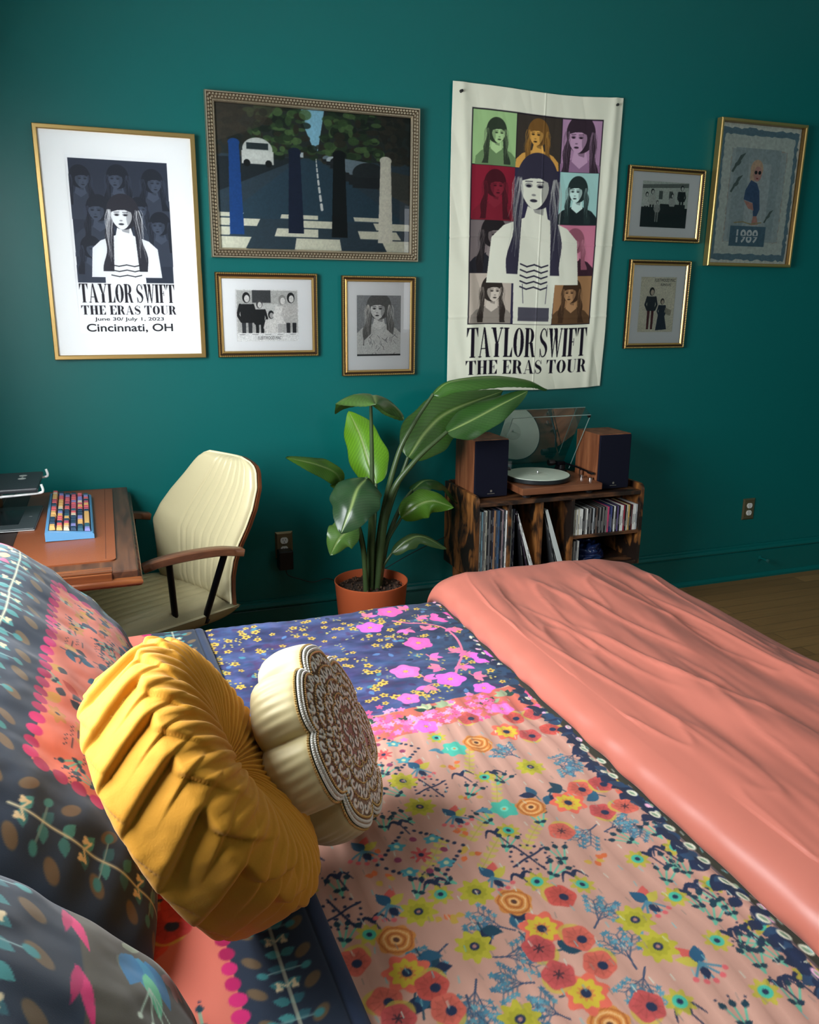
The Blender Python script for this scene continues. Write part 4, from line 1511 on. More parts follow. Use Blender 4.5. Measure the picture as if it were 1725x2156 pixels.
plant_leaf([(1.290, -.40, 1.195), (1.376, -.40, 1.251), (1.587, -.38, 1.262), (1.762, -.36, 1.243), (1.872, -.35, 1.195)], .070, (-.05, -.25, 1), .55, (70, 116, 46), 8)
plant_leaf([(1.245, -.28, .754), (1.32, -.25, .789), (1.415, -.22, .763), (1.505, -.20, .655)], .066, (.05, -.15, 1), .5, (54, 92, 44), 9)
plant_leaf([(1.174, -.34, .647), (1.241, -.36, .705), (1.313, -.37, .722), (1.419, -.36, .682)], .072, (-.05, -.9, .5), .4, (92, 140, 42), 10)
plant_leaf([(1.117, -.38, .501), (1.183, -.40, .560), (1.25, -.41, .574), (1.365, -.41, .505)], .046, (0, -.55, .8), .55, (76, 104, 58), 11)
petiole([(1.012, -.36, .325), (1.028, -.37, .733), (1.026, -.38, .964), (1.016, -.40, 1.175)], .014, .0065)
petiole([(1.028, -.33, .325), (1.061, -.30, .627), (1.083, -.26, .795)], .014, .007)
petiole([(1.012, -.34, .325), (.988, -.35, .581), (.902, -.36, .815)], .012, .006)
petiole([(1.017, -.38, .325), (1.02, -.40, .614), (1.005, -.44, .819), (.972, -.475, .872)], .014, .007)
petiole([(.993, -.40, .325), (.967, -.44, .545), (.922, -.473, .692)], .013, .007)
petiole([(1.055, -.33, .325), (1.114, -.30, .622), (1.226, -.28, .908)], .016, .008)
petiole([(1.047, -.37, .325), (1.094, -.40, .735), (1.199, -.42, .91), (1.352, -.42, 1.038)], .017, .008)
petiole([(1.04, -.35, .325), (1.072, -.38, .668), (1.136, -.40, .941), (1.204, -.40, 1.071), (1.295, -.40, 1.20)], .015, .007)
petiole([(1.067, -.34, .325), (1.118, -.31, .536), (1.192, -.29, .69), (1.247, -.28, .756)], .014, .007)
petiole([(1.061, -.36, .325), (1.098, -.35, .527), (1.174, -.34, .648)], .012, .006)
petiole([(1.053, -.37, .325), (1.071, -.37, .426), (1.117, -.38, .502)], .011, .005)


# ------------------------------------------------------------------ record cabinet
RUST_V = wood('rustic_brown_upright', (86, 50, 24), (128, 80, 38), (168, 112, 58), 3.0, (9, 9, 1.1), .45, (5.5, (30, 20, 15), (2.2, 2.2, 1.0)))
RUST_H = wood('rustic_brown_level', (78, 48, 30), (106, 68, 42), (132, 90, 58), 3.0, (1.1, 9, 9), .4, (4.0, (34, 24, 19), (1, 2.5, 2.5)))
CX0, CX1, CY0, CY1, CB, CT = 1.512, 2.409, -.40, -.03, .325, .700
t = thing('record_cabinet', 'rustic brown record cabinet with three bays and a shelf', 'cabinet', ((CX0 + CX1) / 2, (CY0 + CY1) / 2, 0))
ox, oy = (CX0 + CX1) / 2, (CY0 + CY1) / 2
y0, y1 = CY0 - oy, CY1 - oy


def side_outline():
    p = [(y0, CB), (y1, CB), (y1, CT + .030)]
    for k in range(9):
        a = R_(90 * k / 8)
        p.append((y0 + .030 - .030 * math.sin(a), CT + .030 * math.cos(a)))
    return p


for x in (CX0, CX1 - .018):
    MB().prism(side_outline(), 'x', x - ox, x + .018 - ox).build('side_panel', RUST_V, t)
MB().box(CX0 + .018 - ox, CX1 - .018 - ox, y0 + .002, y1, CT - .020, CT, .0015).build('top_board', RUST_H, t)
MB().box(CX0 + .018 - ox, CX1 - .018 - ox, y0 + .002, y1, CB, CB + .018, .0015).build('bottom_board', RUST_H, t)
MB().box(CX0 + .018 - ox, CX1 - .018 - ox, y1 - .008, y1, CB + .018, CT - .02).build('back_panel', mat('dark_back_panel', (34, 24, 18), .7), t)
MB().box(CX0 + .018 - ox, CX1 - .018 - ox, y1 - .016, y1, CT, CT + .035, .003).build('rear_rail', RUST_H, t)
for x0_, x1_ in ((1.679, 1.694), (1.844, 1.858), (2.010, 2.025)):
    MB().box(x0_ - ox, x1_ - ox, y0 + .002, y1 - .008, CB + .018, CT - .02, .001).build('divider', RUST_V, t)
MB().box(2.025 - ox, CX1 - .018 - ox, y0 + .002, y1 - .008, .485, .500, .001).build('shelf', RUST_H, t)
for x in (CX0 + .05, CX1 - .05):
    for y in (CY0 + .05, CY1 - .05):
        MB().lathe([(.0, 0), (.012, 0), (.022, CB), (.0, CB)], 16, c=(x - ox, y - oy, 0)).build('leg', wood('cabinet_leg', (120, 70, 36), (140, 86, 46), (160, 100, 56), 3, (9, 9, 1)), t, True)

rr = random.Random(2)
ORD = ['first', 'second', 'third', 'fourth', 'fifth', 'sixth', 'seventh', 'eighth', 'ninth', 'tenth', 'eleventh', 'twelfth', 'thirteenth', 'fourteenth', 'fifteenth',
       'sixteenth', 'seventeenth', 'eighteenth', 'nineteenth', 'twentieth'] + ['twenty-' + q for q in ('first', 'second', 'third', 'fourth', 'fifth', 'sixth', 'seventh', 'eighth', 'ninth')] + \
      ['thirtieth'] + ['thirty-' + q for q in ('first', 'second', 'third', 'fourth', 'fifth', 'sixth', 'seventh', 'eighth', 'ninth')] + ['fortieth']
SPINE = {}


def spine_mat(name, col):
    if name not in SPINE:
        SPINE[name] = mat('sleeve_' + name.replace(' ', '_'), col, .45)
    return SPINE[name]


DISC = mat('black_vinyl', (10, 10, 12), .25)
FLOOR_LP = CB + .018


def sleeve(x, th, hgt, cname, col, label, group, y=-.385, tilt=0.0, z=None):
    t = thing('record_sleeve', label, 'record', (x, y, FLOOR_LP + .0005 if z is None else z), rot=(0, tilt, 0), group=group)
    m = MB()
    m.box(0, th, 0, .312, 0, hgt, min(.0008, th * .25))
    m.build('sleeve', spine_mat(cname, col), t)
    mk = MB()
    z0 = hgt * rr.uniform(.10, .30)
    while z0 < hgt * .9 and th < .012:
        L = hgt * rr.uniform(.04, .16)
        mk.box(th * .34, th * .66, -.0004, .0002, z0, min(z0 + L, hgt * .95))
        z0 += L + hgt * rr.uniform(.04, .35)
    mk.build('spine_print', spine_mat('dark print' if sum(col) > 330 else 'light print', (96, 96, 100) if sum(col) > 330 else (132, 132, 130)), t)
    return t


cols1 = [('red', (150, 60, 66)), ('white', (226, 228, 224)), ('pale blue', (130, 170, 186)), ('grey', (96, 96, 96)), ('white', (230, 230, 226)), ('cream', (206, 204, 186)), ('black', (28, 28, 32)),
         ('grey', (120, 124, 126)), ('black', (24, 24, 28)), ('navy', (34, 36, 52)), ('tan', (150, 112, 80)), ('slate', (64, 72, 88)), ('steel blue', (92, 124, 156)), ('blue', (70, 104, 146)),
         ('black', (30, 32, 38)), ('pinkish grey', (150, 126, 128)), ('charcoal', (50, 54, 60)), ('white', (222, 222, 218))]
x = CX0 + .020
th = (1.678 - x) / len(cols1)
rr = random.Random(2)
for i, (n, c1) in enumerate(cols1):
    sleeve(x, th * .90, .312 + rr.uniform(-.004, .0015), n, c1, '%s record sleeve standing %s from the left in the left bay' % (n, ORD[i]), 'records in the left bay', y=-.388 + rr.uniform(0, .012))
    x += th
cols2 = [('white', (232, 232, 228), .0075), ('navy', (32, 34, 58), .0075), ('dark blue', (26, 28, 44), .006)]
x = 1.6955
for i, (n, c1, th) in enumerate(cols2):
    sleeve(x, th, .313, n, c1, '%s record sleeve standing upright %s from the left in the second bay' % (n, ORD[i]), 'records in the second bay')
    x += th + .0006
for i, (n, c1, th, xb, tl) in enumerate((('black', (40, 34, 44), .006, 1.772, -9), ('dark plum', (52, 40, 54), .006, 1.795, -14), ('white', (214, 216, 212), .0055, 1.8165, -18), ('bright white', (238, 238, 234), .0075, 1.8255, -19))):
    sleeve(xb, th, .305, n, c1, '%s record sleeve leaning %s from the left in the second bay' % (n, ORD[i]), 'records in the second bay', tilt=R_(tl), z=FLOOR_LP + .0006)
for i, (n, c1, th, xb, tl) in enumerate((('dark grey', (58, 60, 62), .008, 1.938, -14), ('black', (30, 32, 34), .006, 1.952, -16), ('pale grey', (206, 212, 208), .025, 1.967, -19.5))):
    sleeve(xb, th, .305, n, c1, '%s record sleeve leaning %s from the left in the third bay' % (n, ORD[i]), 'records in the third bay', tilt=R_(tl), z=FLOOR_LP + .0006)


def cd(x, th, cname, col, label, z, group, h=.1265):
    t = thing('compact_disc_case', label, 'CD', (x, -.388, z), group=group)
    MB().box(0, th, 0, .142, 0, h, .0006).build('case', spine_mat('cd ' + cname, col), t)
    m = MB()
    z0 = h * rr.uniform(.06, .3)
    m.box(th * .34, th * .66, -.0004, .0002, z0, z0 + h * rr.uniform(.2, .6))
    m.build('spine_print', spine_mat('dark print' if sum(col) > 330 else 'light print', (96, 96, 100) if sum(col) > 330 else (132, 132, 130)), t)


seq = 'w c w c w w k g w k g k s k t k g k g k g p n b k w k v k w w r k c y k m w w s k n k w r'.split()
CDC = {'w': ('white', (226, 226, 220)), 'c': ('cream', (196, 190, 168)), 'k': ('black', (26, 26, 30)), 'g': ('grey', (118, 116, 112)), 's': ('silver', (170, 174, 176)), 't': ('brown', (92, 72, 62)),
       'p': ('hot pink', (206, 70, 110)), 'n': ('navy', (36, 40, 84)), 'b': ('blue', (70, 78, 130)), 'v': ('violet', (96, 80, 128)), 'r': ('red', (150, 40, 58)), 'y': ('mustard', (206, 164, 92)), 'm': ('maroon', (88, 30, 36))}
seq = seq[:40]
x = 2.0265
th = (CX1 - .020 - x) / len(seq)
for i, q in enumerate(seq):
    n, c1 = CDC[q]
    cd(x, th * .86, n, c1, '%s CD case, %s from the left on the upper shelf' % (n, ORD[i]), .5005, 'CDs on the upper shelf', .1265 + (.0 if i < 14 else .001))
    x += th
for i, (n, c1) in enumerate((('black', (26, 26, 30)), ('grey', (120, 120, 118)), ('charcoal', (60, 60, 62)), ('pale', (190, 190, 184)))):
    cd(2.0268 + i * .0105, .0095, n, c1, '%s CD case, %s from the left on the lower shelf' % (n, ORD[i]), FLOOR_LP + .0005, 'CDs on the lower shelf', .1265)

# crumpled blue bag on the lower shelf
n, k = 40, 40
A, B = np.meshgrid(np.linspace(0, 2 * np.pi, n), np.linspace(0, np.pi / 2, k))
rad = 1 + .22 * fbm(A * 2.2, B * 4, 3, 3) * np.sin(B * 1.0 + .2)
rad[:, -1] = rad[:, 0]
P = np.stack([2.175 + .085 * rad * np.cos(A) * np.sin(B + .001), -.27 + .085 * rad * np.sin(A) * np.sin(B + .001), FLOOR_LP + .001 + .085 * rad * np.cos(B) ** .8], -1)
P[-1, :, 2] = FLOOR_LP + .001
bag = grid_mesh('crumpled_bag', P, mat('navy_foil_bag', (24, 40, 84), .22, coat=.4), None, flip=True)
tag(bag, 'crumpled shiny navy bag on the lower right shelf', 'bag')

# ------------------------------------------------------------------ speakers
SPK_WOOD = wood('walnut_veneer', (96, 54, 34), (128, 76, 48), (152, 98, 64), 3.0, (9, 9, 1.0), .4)
GRILLE = mat('navy_black_grille', (15, 17, 34), .85, spec=.2, bump=(1500, .5))


def speaker(x0, x1, yf, dep, label):
    h = .272
    t = thing('bookshelf_speaker', label, 'speaker', ((x0 + x1) / 2, yf + dep / 2, CT + .0005), group=None)
    w = x1 - x0
    MB().box(-w / 2, w / 2, -dep / 2 + .008, dep / 2, .003, h, .002).build('cabinet', SPK_WOOD, t)
    g = MB().box(-w / 2 + .003, w / 2 - .003, -dep / 2 - .004, -dep / 2 + .008, .006, h - .003, .004).build('grille', GRILLE, t)
    bz = -dep / 2 - .0046
    m = MB()
    m.lathe([(.0, .0), (.0055, .0), (.0055, .001), (.0, .001)], 18, M=Matrix.Translation((0, bz + .001, .034)) @ Matrix.Rotation(R_(90), 4, 'X'))
    for k in range(8):
        m.box(-.018 + k * .0046, -.018 + k * .0046 + .003, bz, bz + .0008, .0205, .0232)
    m.build('badge', mat('silver_badge', (190, 184, 170), .3, .8), g)
    for sx in (-1, 1):
        for sy in (-1, 1):
            MB().lathe([(.0, 0), (.006, 0), (.006, .0035), (.0, .0035)], 12, c=(sx * (w / 2 - .02), sy * (dep / 2 - .03), 0)).build('foot', BLACK_PLASTIC, t)


speaker(1.5335, 1.708, -.318, .215, 'walnut bookshelf speaker with dark grille, left of the record player')
speaker(2.172, 2.352, -.345, .205, 'walnut bookshelf speaker with dark grille, right of the record player')

# ------------------------------------------------------------------ record player
PLINTH = wood('walnut_plinth', (98, 58, 38), (124, 76, 50), (144, 94, 64), 3.0, (1.0, 9, 9), .38)
TX0, TX1, TY0, TY1 = 1.742, 2.166, -.402, -.062
tcx, tcy = (TX0 + TX1) / 2, (TY0 + TY1) / 2
t = thing('record_player', 'walnut record player with its clear dust cover raised', 'record player', (tcx, tcy, CT + .0005))
W2, D2 = (TX1 - TX0) / 2, (TY1 - TY0) / 2
MB().box(-W2, W2, -D2, D2, .020, .052, .002).build('plinth', PLINTH, t)
for sx in (-1, 1):
    for sy in (-1, 1):
        MB().lathe([(.0, 0), (.018, 0), (.020, .004), (.020, .010), (.012, .013), (.012, .020), (.0, .020)], 20, c=(sx * (W2 - .045), sy * (D2 - .045), 0)).build('foot', mat('smoky_foot', (40, 40, 42), .25), t, True)
pcx, pcy = 1.912 - tcx, -.228 - tcy
MB().lathe([(.0, .055), (.150, .055), (.156, .058), (.158, .070), (.158, .0755), (.0, .0755)], 64, c=(pcx, pcy, 0)).build('platter', mat('black_platter', (40, 46, 48), .35, .3), t, True)
MB().lathe([(.0, .0755), (.0035, .0755), (.0035, .090), (.0025, .092), (.0, .092)], 12, c=(pcx, pcy, 0)).build('spindle', STEEL, t, True)
# tonearm group at the rear right
ax, ay = 2.115 - tcx, -.105 - tcy
arm = MB().lathe([(.0, .052), (.028, .052), (.028, .064), (.020, .067), (.020, .088), (.0, .09)], 24, c=(ax, ay, 0)).build('tonearm', BLACK_PLASTIC, t, True)
MB().tube([(ax - .062, ay + .008, .100), (ax - .02, ay + .003, .098), (ax + .01, ay - .002, .096), (ax + .035, ay - .085, .090), (ax + .035, ay - .20, .086)], .0045, 8).build('arm_tube', BLACK_METAL, arm, True)
MB().lathe([(.0, -.016), (.015, -.016), (.016, -.012), (.016, .012), (.015, .016), (.0, .016)], 20, M=Matrix.Translation((ax - .056, ay + .008, .100)) @ Matrix.Rotation(R_(90), 4, 'Y')).build('counterweight', BLACK_PLASTIC, arm, True)
MB().box(ax + .026, ax + .044, ay - .235, ay - .195, .080, .090, .002).build('headshell', BLACK_PLASTIC, arm)
MB().box(ax - .030, ax + .012, ay - .014, ay + .014, .086, .106, .003).build('bearing_block', BLACK_METAL, arm)
MB().box(ax + .028, ax + .042, ay - .130, ay - .120, .052, .084, .001).build('arm_rest', STEEL, t)
MB().lathe([(.0, .052), (.010, .052), (.010, .066), (.0, .067)], 18, c=(ax + .018, ay - .165, 0)).build('speed_knob', STEEL, t, True)
MB().lathe([(.0, .052), (.011, .052), (.011, .063), (.0, .064)], 18, c=(ax + .036, ay - .215, 0)).build('power_knob', STEEL, t, True)
# dust cover: open box hinged along the rear edge, raised about sixty degrees
H0 = Vector((0, D2 - .035, .060))
th = R_(60)
du = Vector((0, -math.cos(th), math.sin(th)))      # along the cover from hinge to lip
dn = Vector((0, math.sin(th), math.cos(th)))       # from the rim up to the cover's top
LW, LD, LH, TK = W2 - .004, .345, .060, .003


def plate(a0, a1, b0, b1, c0, c1):
    """box in cover axes: x across, b along du, c along dn"""
    pts = []
    for c_ in (c0, c1):
        for (aa, bb) in ((a0, b0), (a1, b0), (a1, b1), (a0, b1)):
            pts.append(H0 + Vector((aa, 0, 0)) + du * bb + dn * c_)
    return pts, [(0, 3, 2, 1), (4, 5, 6, 7), (0, 1, 5, 4), (1, 2, 6, 5), (2, 3, 7, 6), (3, 0, 4, 7)]


def sheet(pts):
    return [H0 + Vector((p[0], 0, 0)) + du * p[1] + dn * p[2] for p in pts], [(0, 1, 2, 3)]


m = MB()
m.add(*sheet([(-LW, 0, LH), (LW, 0, LH), (LW, LD, LH), (-LW, LD, LH)]))
m.add(*sheet([(-LW, LD, 0), (LW, LD, 0), (LW, LD, LH), (-LW, LD, LH)]))
m.add(*sheet([(-LW, 0, 0), (LW, 0, 0), (LW, 0, LH), (-LW, 0, LH)]))
m.add(*sheet([(-LW, 0, 0), (-LW, LD, 0), (-LW, LD, LH), (-LW, 0, LH)]))
m.add(*sheet([(LW, 0, 0), (LW, LD, 0), (LW, LD, LH), (LW, 0, LH)]))
cover = m.build('dust_cover', ACRYLIC, t)
m = MB()
for sx in (-1, 1):
    m.add(*plate(sx * LW - .0015, sx * LW + .0015, 0.004, LD, -.0012, .0012))
m.add(*plate(-LW, LW, LD - .0016, LD + .0012, -.0012, .0012))
m.add(*plate(-LW, LW, LD - .0016, LD + .0008, LH - .0014, LH + .0008))
m.build('polished_edges', mat('frosted_edge', (150, 176, 170), .3), cover)
m = MB()
for sx in (-1, 1):
    m.add(*plate(sx * (LW - .06) - .018, sx * (LW - .06) + .018, -.012, .03, -.006, .010))
m.build('hinges', BLACK_PLASTIC, t)
m = MB()
m.add(*plate(LW - .010, LW + .002, LD - .016, LD - .002, -.002, .010))
m.build('bumper', BLACK_PLASTIC, cover)

# the record lying on the platter
tr = thing('vinyl_record', 'pale mint vinyl record lying on the record player', 'record', (pcx + tcx, pcy + tcy, CT + .0764))
MINT = mat('pale_mint_vinyl', (214, 226, 208), .32, spec=.5)
gr = [(.0, .0), (.0036, .0), (.0036, .0014), (.049, .0014), (.051, .0018)]
for k in range(46):
    r = .054 + k * .0020
    gr += [(r, .0020), (r + .001, .0017)]
gr += [(.1495, .0021), (.1525, .0024), (.1530, .0016), (.1525, .0), (.0, .0)]
MB().lathe(gr, 96).build('disc', MINT, tr, True, sharp=60)
MB().lathe([(.0037, .0017), (.049, .0017), (.049, .0014)], 48).build('centre_label', mat('pale_label', (196, 206, 188), .6), tr)


# ------------------------------------------------------------------ bed
ZQ = 0.600
BY0, BY1 = -3.20, -1.255
t = thing('bed', 'wide bed under the flowered quilt, upholstered headboard at the left wall', 'bed', (.58, (BY0 + BY1) / 2, 0))
MB().box(-1.08, 1.12, BY0 + .02 + 2.2275, BY1 - .02 + 2.2275, .32, ZQ - .014, .05).build('mattress', mat('white_mattress', (226, 222, 214), .9), t, True)
MB().box(-1.09, 1.13, BY0 + 2.2275, BY1 + 2.2275, .16, .32, .01).build('bed_base', mat('dark_bed_base', (40, 38, 42), .8), t)
MB().box(-1.20, -1.10, BY0 - .03 + 2.2275, BY1 + .03 + 2.2275, .12, 1.02, .02).build('headboard', mat('charcoal_upholstery', (52, 54, 62), .9, bump=(400, .2)), t)
for sx in (-1.03, 1.06):
    for sy in (-.9, .9):
        MB().box(sx - .03, sx + .03, sy - .03, sy + .03, 0, .16, .004).build('leg', BLACK_PLASTIC, t)

# ------------------------------------------------------------------ quilt pattern: where each printed motif sits (x, y on the bed)
MOT = {
    'Y': [(0.521, -2.202), (0.805, -2.241), (0.522, -2.301), (0.526, -2.566), (0.416, -2.575), (0.473, -2.675), (0.48, -2.817), (0.746, -2.713), (0.746, -2.774)],
    'R': [(0.863, -2.349), (0.916, -2.348), (0.751, -2.467), (0.658, -2.623), (0.567, -2.713), (0.638, -2.714), (0.64, -2.771), (0.571, -2.768), (0.285, -2.638), (0.381, -2.724), (0.308, -2.725), (0.388, -2.769), (0.664, -2.861), (0.864, -2.433), (0.917, -2.434), (0.315, -2.761), (0.764, -2.001), (0.871, -2.032), (0.929, -2.029), (0.869, -2.118), (0.93, -2.108)],
    'M': [(0.815, -2.384), (0.592, -2.677), (0.592, -2.811), (0.355, -2.687), (0.96, -2.367), (0.823, -2.087)],
    'O': [(0.733, -2.377), (0.576, -2.609), (0.361, -2.62), (0.737, -2.12), (0.596, -2.868), (0.735, -2.108)],
    'G': [(0.679, -2.365), (0.676, -2.117)],
    'T': [(0.692, -2.244), (0.654, -2.433), (0.637, -2.578), (0.465, -2.552), (0.324, -2.594), (0.709, -2.61), (0.843, -2.582), (0.928, -2.58), (0.924, -2.687), (0.844, -2.689), (0.929, -2.793), (0.841, -2.797), (0.93, -2.896), (0.843, -2.9), (0.712, -2.872), (0.656, -2.057)],
    'K': [(0.716, -2.238), (0.628, -2.433), (0.618, -2.559), (0.467, -2.524), (0.339, -2.569), (0.706, -2.585), (0.871, -2.58), (0.462, -2.346), (0.31, -2.453), (0.649, -2.219), (0.903, -2.577), (0.894, -2.681), (0.868, -2.686), (0.901, -2.795), (0.869, -2.795), (0.903, -2.898), (0.873, -2.898), (0.714, -2.89)],
    'B': [(0.574, -2.342), (0.569, -2.528), (0.374, -2.53), (0.79, -2.67), (0.569, -2.154), (0.372, -2.386), (0.786, -2.811)],
    'X': [(0.569, -2.242), (0.654, -2.516), (0.293, -2.534)],
    'D': [(0.47, -2.445), (0.515, -2.088)],
    'S': [(0.872, -2.256), (0.918, -2.229), (0.852, -2.486), (0.791, -2.184), (0.417, -2.666), (0.513, -2.709), (0.692, -2.776), (0.438, -2.754), (0.513, -2.762), (0.53, -2.653), (0.69, -2.691), (0.689, -2.816), (0.808, -2.478), (0.535, -2.829), (0.42, -2.774), (1.012, -2.222), (0.91, -2.503)],
    'V': [(0.694, -2.301), (0.688, -2.174), (0.694, -2.457), (0.611, -2.402), (0.485, -2.462), (0.596, -2.478)],
    'L': [(0.485, -2.338), (0.713, -2.273), (0.631, -2.396), (0.43, -2.535), (0.493, -2.526), (0.71, -2.541), (0.672, -2.572), (0.727, -2.429), (0.306, -2.486), (0.499, -2.247), (0.492, -2.164), (0.283, -2.592), (0.432, -2.345), (0.921, -2.537), (0.863, -2.535), (0.629, -2.477), (0.891, -2.623), (0.902, -2.647), (0.856, -2.65), (0.899, -2.728), (0.866, -2.725), (0.904, -2.759), (0.869, -2.759), (0.909, -2.824), (0.87, -2.826), (0.908, -2.861), (0.87, -2.862), (0.873, -2.931)],
    'C': [(0.562, -2.41), (0.561, -2.468), (0.462, -2.6), (0.633, -2.298), (0.637, -2.182), (0.384, -2.42), (0.386, -2.477), (0.769, -2.568)],
    'A': [(0.827, -2.34), (0.791, -2.35), (0.762, -2.344), (0.567, -2.806), (0.557, -2.685), (0.39, -2.692), (0.601, -2.727), (0.558, -2.635), (0.498, -2.646), (0.888, -2.38), (0.385, -2.663), (0.35, -2.734), (0.353, -2.761)],
    'W': [(0.985, -2.27), (0.976, -2.213), (0.974, -2.479), (0.975, -2.584), (0.967, -2.689), (0.964, -2.784), (0.981, -2.858), (0.976, -2.329), (0.977, -2.398), (0.974, -2.525), (0.972, -2.627), (0.969, -2.731), (0.97, -2.823)],
    'P': [(0.702, -1.387), (0.799, -1.287), (0.804, -1.543), (0.705, -1.706), (0.947, -1.377), (0.951, -1.693), (0.803, -1.791), (0.658, -1.861), (0.867, -1.867), (0.863, -1.983), (0.651, -2.002)],
    'band': [(0.511, -1.94), (0.97, -1.882), (0.976, -2.01), (0.669, -2.017), (0.488, -2.016)],
    'pk': [(0.801, -1.938), (0.589, -1.934), (0.978, -1.938), (0.757, -1.958), (0.556, -1.967), (0.587, -1.988)],
    'gw': [(0.681, -1.931), (0.904, -1.924), (0.53, -1.947), (0.735, -1.927)],
    'vine': [(0.786, -1.36), (0.818, -1.39), (0.879, -1.42), (0.92, -1.462), (0.925, -1.551), (0.903, -1.642), (0.857, -1.718), (0.822, -1.777)],
    'pkleaf': [(0.719, -1.299), (0.801, -1.439), (0.863, -1.46), (0.883, -1.635), (0.918, -1.647), (0.804, -1.639), (0.804, -1.714), (0.727, -1.812), (0.74, -1.762), (0.872, -1.794), (0.871, -1.723), (0.945, -1.47), (0.876, -1.353), (0.859, -1.278)],
    'navyedge': [(0.217, -1.265), (0.239, -1.575), (0.241, -1.824), (0.517, -1.92), (0.959, -1.879), (0.991, -1.271)]}

c = Cv(.08, 1.10, -3.42, -1.02, .0021, (196, 150, 133))
X, Y = np.meshgrid(c.x, c.y)
# blush ground with soft tone variation
c.a *= (1 + .05 * fbm(X * 5, Y * 5, 2, 4))[..., None]
rr = random.Random(21)
NAVY, TEAL_D, BLUE, RED, CORAL, OCHRE, LIME = (34, 46, 74), (32, 66, 84), (74, 128, 148), (212, 84, 72), (222, 104, 84), (206, 134, 66), (182, 172, 54)


def daisy(x, y, r=.029):
    c.ell(x, y, r, r, LIME, n=9, amp=.16, rot=rr.uniform(0, 6))
    c.ell(x, y, r * .6, r * .6, (164, 158, 44), n=9, amp=.1)
    c.ell(x, y, r * .27, r * .27, NAVY)
    c.ell(x, y, r * .12, r * .12, (170, 120, 110))


def poppy(x, y, r=.027, col=None):
    col = col or rr.choice([(200, 84, 74), (192, 82, 80), (208, 100, 84)])
    a = rr.uniform(0, 6)
    c.ell(x + .012 * math.cos(a), y + .012 * math.sin(a), r * .85, r * .85, (196, 170, 70), al=.8)
    c.ell(x, y, r, r * .95, col, n=5, amp=.06, rot=a)
    c.ell(x, y, r * .7, r * .66, tuple(int(q * .93) for q in col), n=5, amp=.06, rot=a)
    for q in range(10):
        b = a + q * .63
        c.line([(x + .35 * r * math.cos(b), y + .35 * r * math.sin(b)), (x + .8 * r * math.cos(b), y + .8 * r * math.sin(b))], .0020, tuple(int(q2 * .80) for q2 in col), al=.7)
    if rr.random() < .7:
        c.ell(x + .004, y - .004, r * .30, r * .30, NAVY)
    else:
        for q in range(6):
            c.line([(x, y), (x + .3 * r * math.cos(q), y + .3 * r * math.sin(q))], .0026, (60, 40, 50))


def ring_flower(x, y, r=.031):
    c.ell(x, y, r * 1.12, r * 1.12, CORAL, n=7, amp=.14, rot=rr.uniform(0, 6))
    c.ell(x, y, r * .80, r * .80, (206, 178, 56), n=9, amp=.12)
    c.ell(x, y, r * .40, r * .40, OCHRE, n=9, amp=.2)
    c.ell(x, y, r * .26, r * .26, NAVY)


def ranunculus(x, y, r=.031):
    c.ell(x, y, r, r, OCHRE, n=7, amp=.06)
    for k in range(4):
        q = r * (.85 - .2 * k)
        t = np.linspace(0, 2 * np.pi, 22)
        c.line(np.stack([x + q * np.cos(t) * (1 + .06 * np.sin(5 * t + k)), y + q * np.sin(t)], 1), .0026, (226, 176, 118) if k % 2 else (176, 96, 44))
    c.ell(x, y, r * .16, r * .16, (90, 60, 50))


def teal_flower(x, y, r=.028):
    c.ell(x, y, r, r, (76, 180, 158), n=6, amp=.14)
    c.ell(x, y, r * .3, r * .3, (120, 206, 180))
    c.ell(x, y, r * .12, r * .12, OCHRE)
    for k in (-1, 1):
        c.leaf(x - .03, y + k * .01, .03, .006, 2.6 + k * .5, BLUE)


def eye_flower(x, y, r=.020):
    c.ell(x, y, r, r, LIME, n=8, amp=.2, al=.85)
    c.ell(x, y, r * .56, r * .56, (70, 176, 150))
    c.ell(x, y, r * .24, r * .24, NAVY)


def crescents(x, y, s=.028):
    a = rr.uniform(1.0, 2.1)
    for k in (-1, 1):
        t = np.linspace(0, 1, 8)
        px = x + k * s * (t * .9)
        py = y + s * (.55 * np.sin(t * np.pi) - .3 * t)
        c.line(np.stack([px, py], 1), .009, NAVY, .002)
    c.line([(x, y), (x + .3 * s, y - 1.3 * s)], .003, NAVY)


def bird(x, y, s=.040):
    k = rr.choice((-1, 1))
    c.leaf(x - k * s * .1, y - s * .4, s * 1.15, s * .30, 1.57 - k * .5, (206, 92, 84))
    c.leaf(x, y - s * .4, s * 1.0, s * .24, 1.57 - k * 1.0, (190, 176, 70))
    c.leaf(x + k * s * .05, y - s * .35, s * .9, s * .30, 1.57 + k * .45, (40, 86, 116))
    for q in range(5):
        a = -1.57 + k * (-.9 + .42 * q)
        c.line([(x, y - s * .3), (x + s * .8 * math.cos(a), y - s * .3 + s * .75 * math.sin(a))], .004, BLUE)
        c.ell(x + s * .95 * math.cos(a), y - s * .3 + s * .9 * math.sin(a), .0048, .0048, (210, 96, 100))
    c.leaf(x, y - .5 * s, s * .6, s * .2, -1.57 + k * .3, NAVY)


def cross(x, y, s=.040):
    for a in (.35, 1.92):
        c.line([(x - s * math.cos(a), y - s * math.sin(a)), (x + s * math.cos(a), y + s * math.sin(a))], .0042, NAVY)
    for q in range(16):
        a = q * .3927
        for r in ((.35, .0032), (.85, .0032)) if q % 4 == 2 else ((.85, .0028),):
            c.ell(x + s * r[0] * math.cos(a), y + s * r[0] * math.sin(a), r[1], r[1], NAVY)


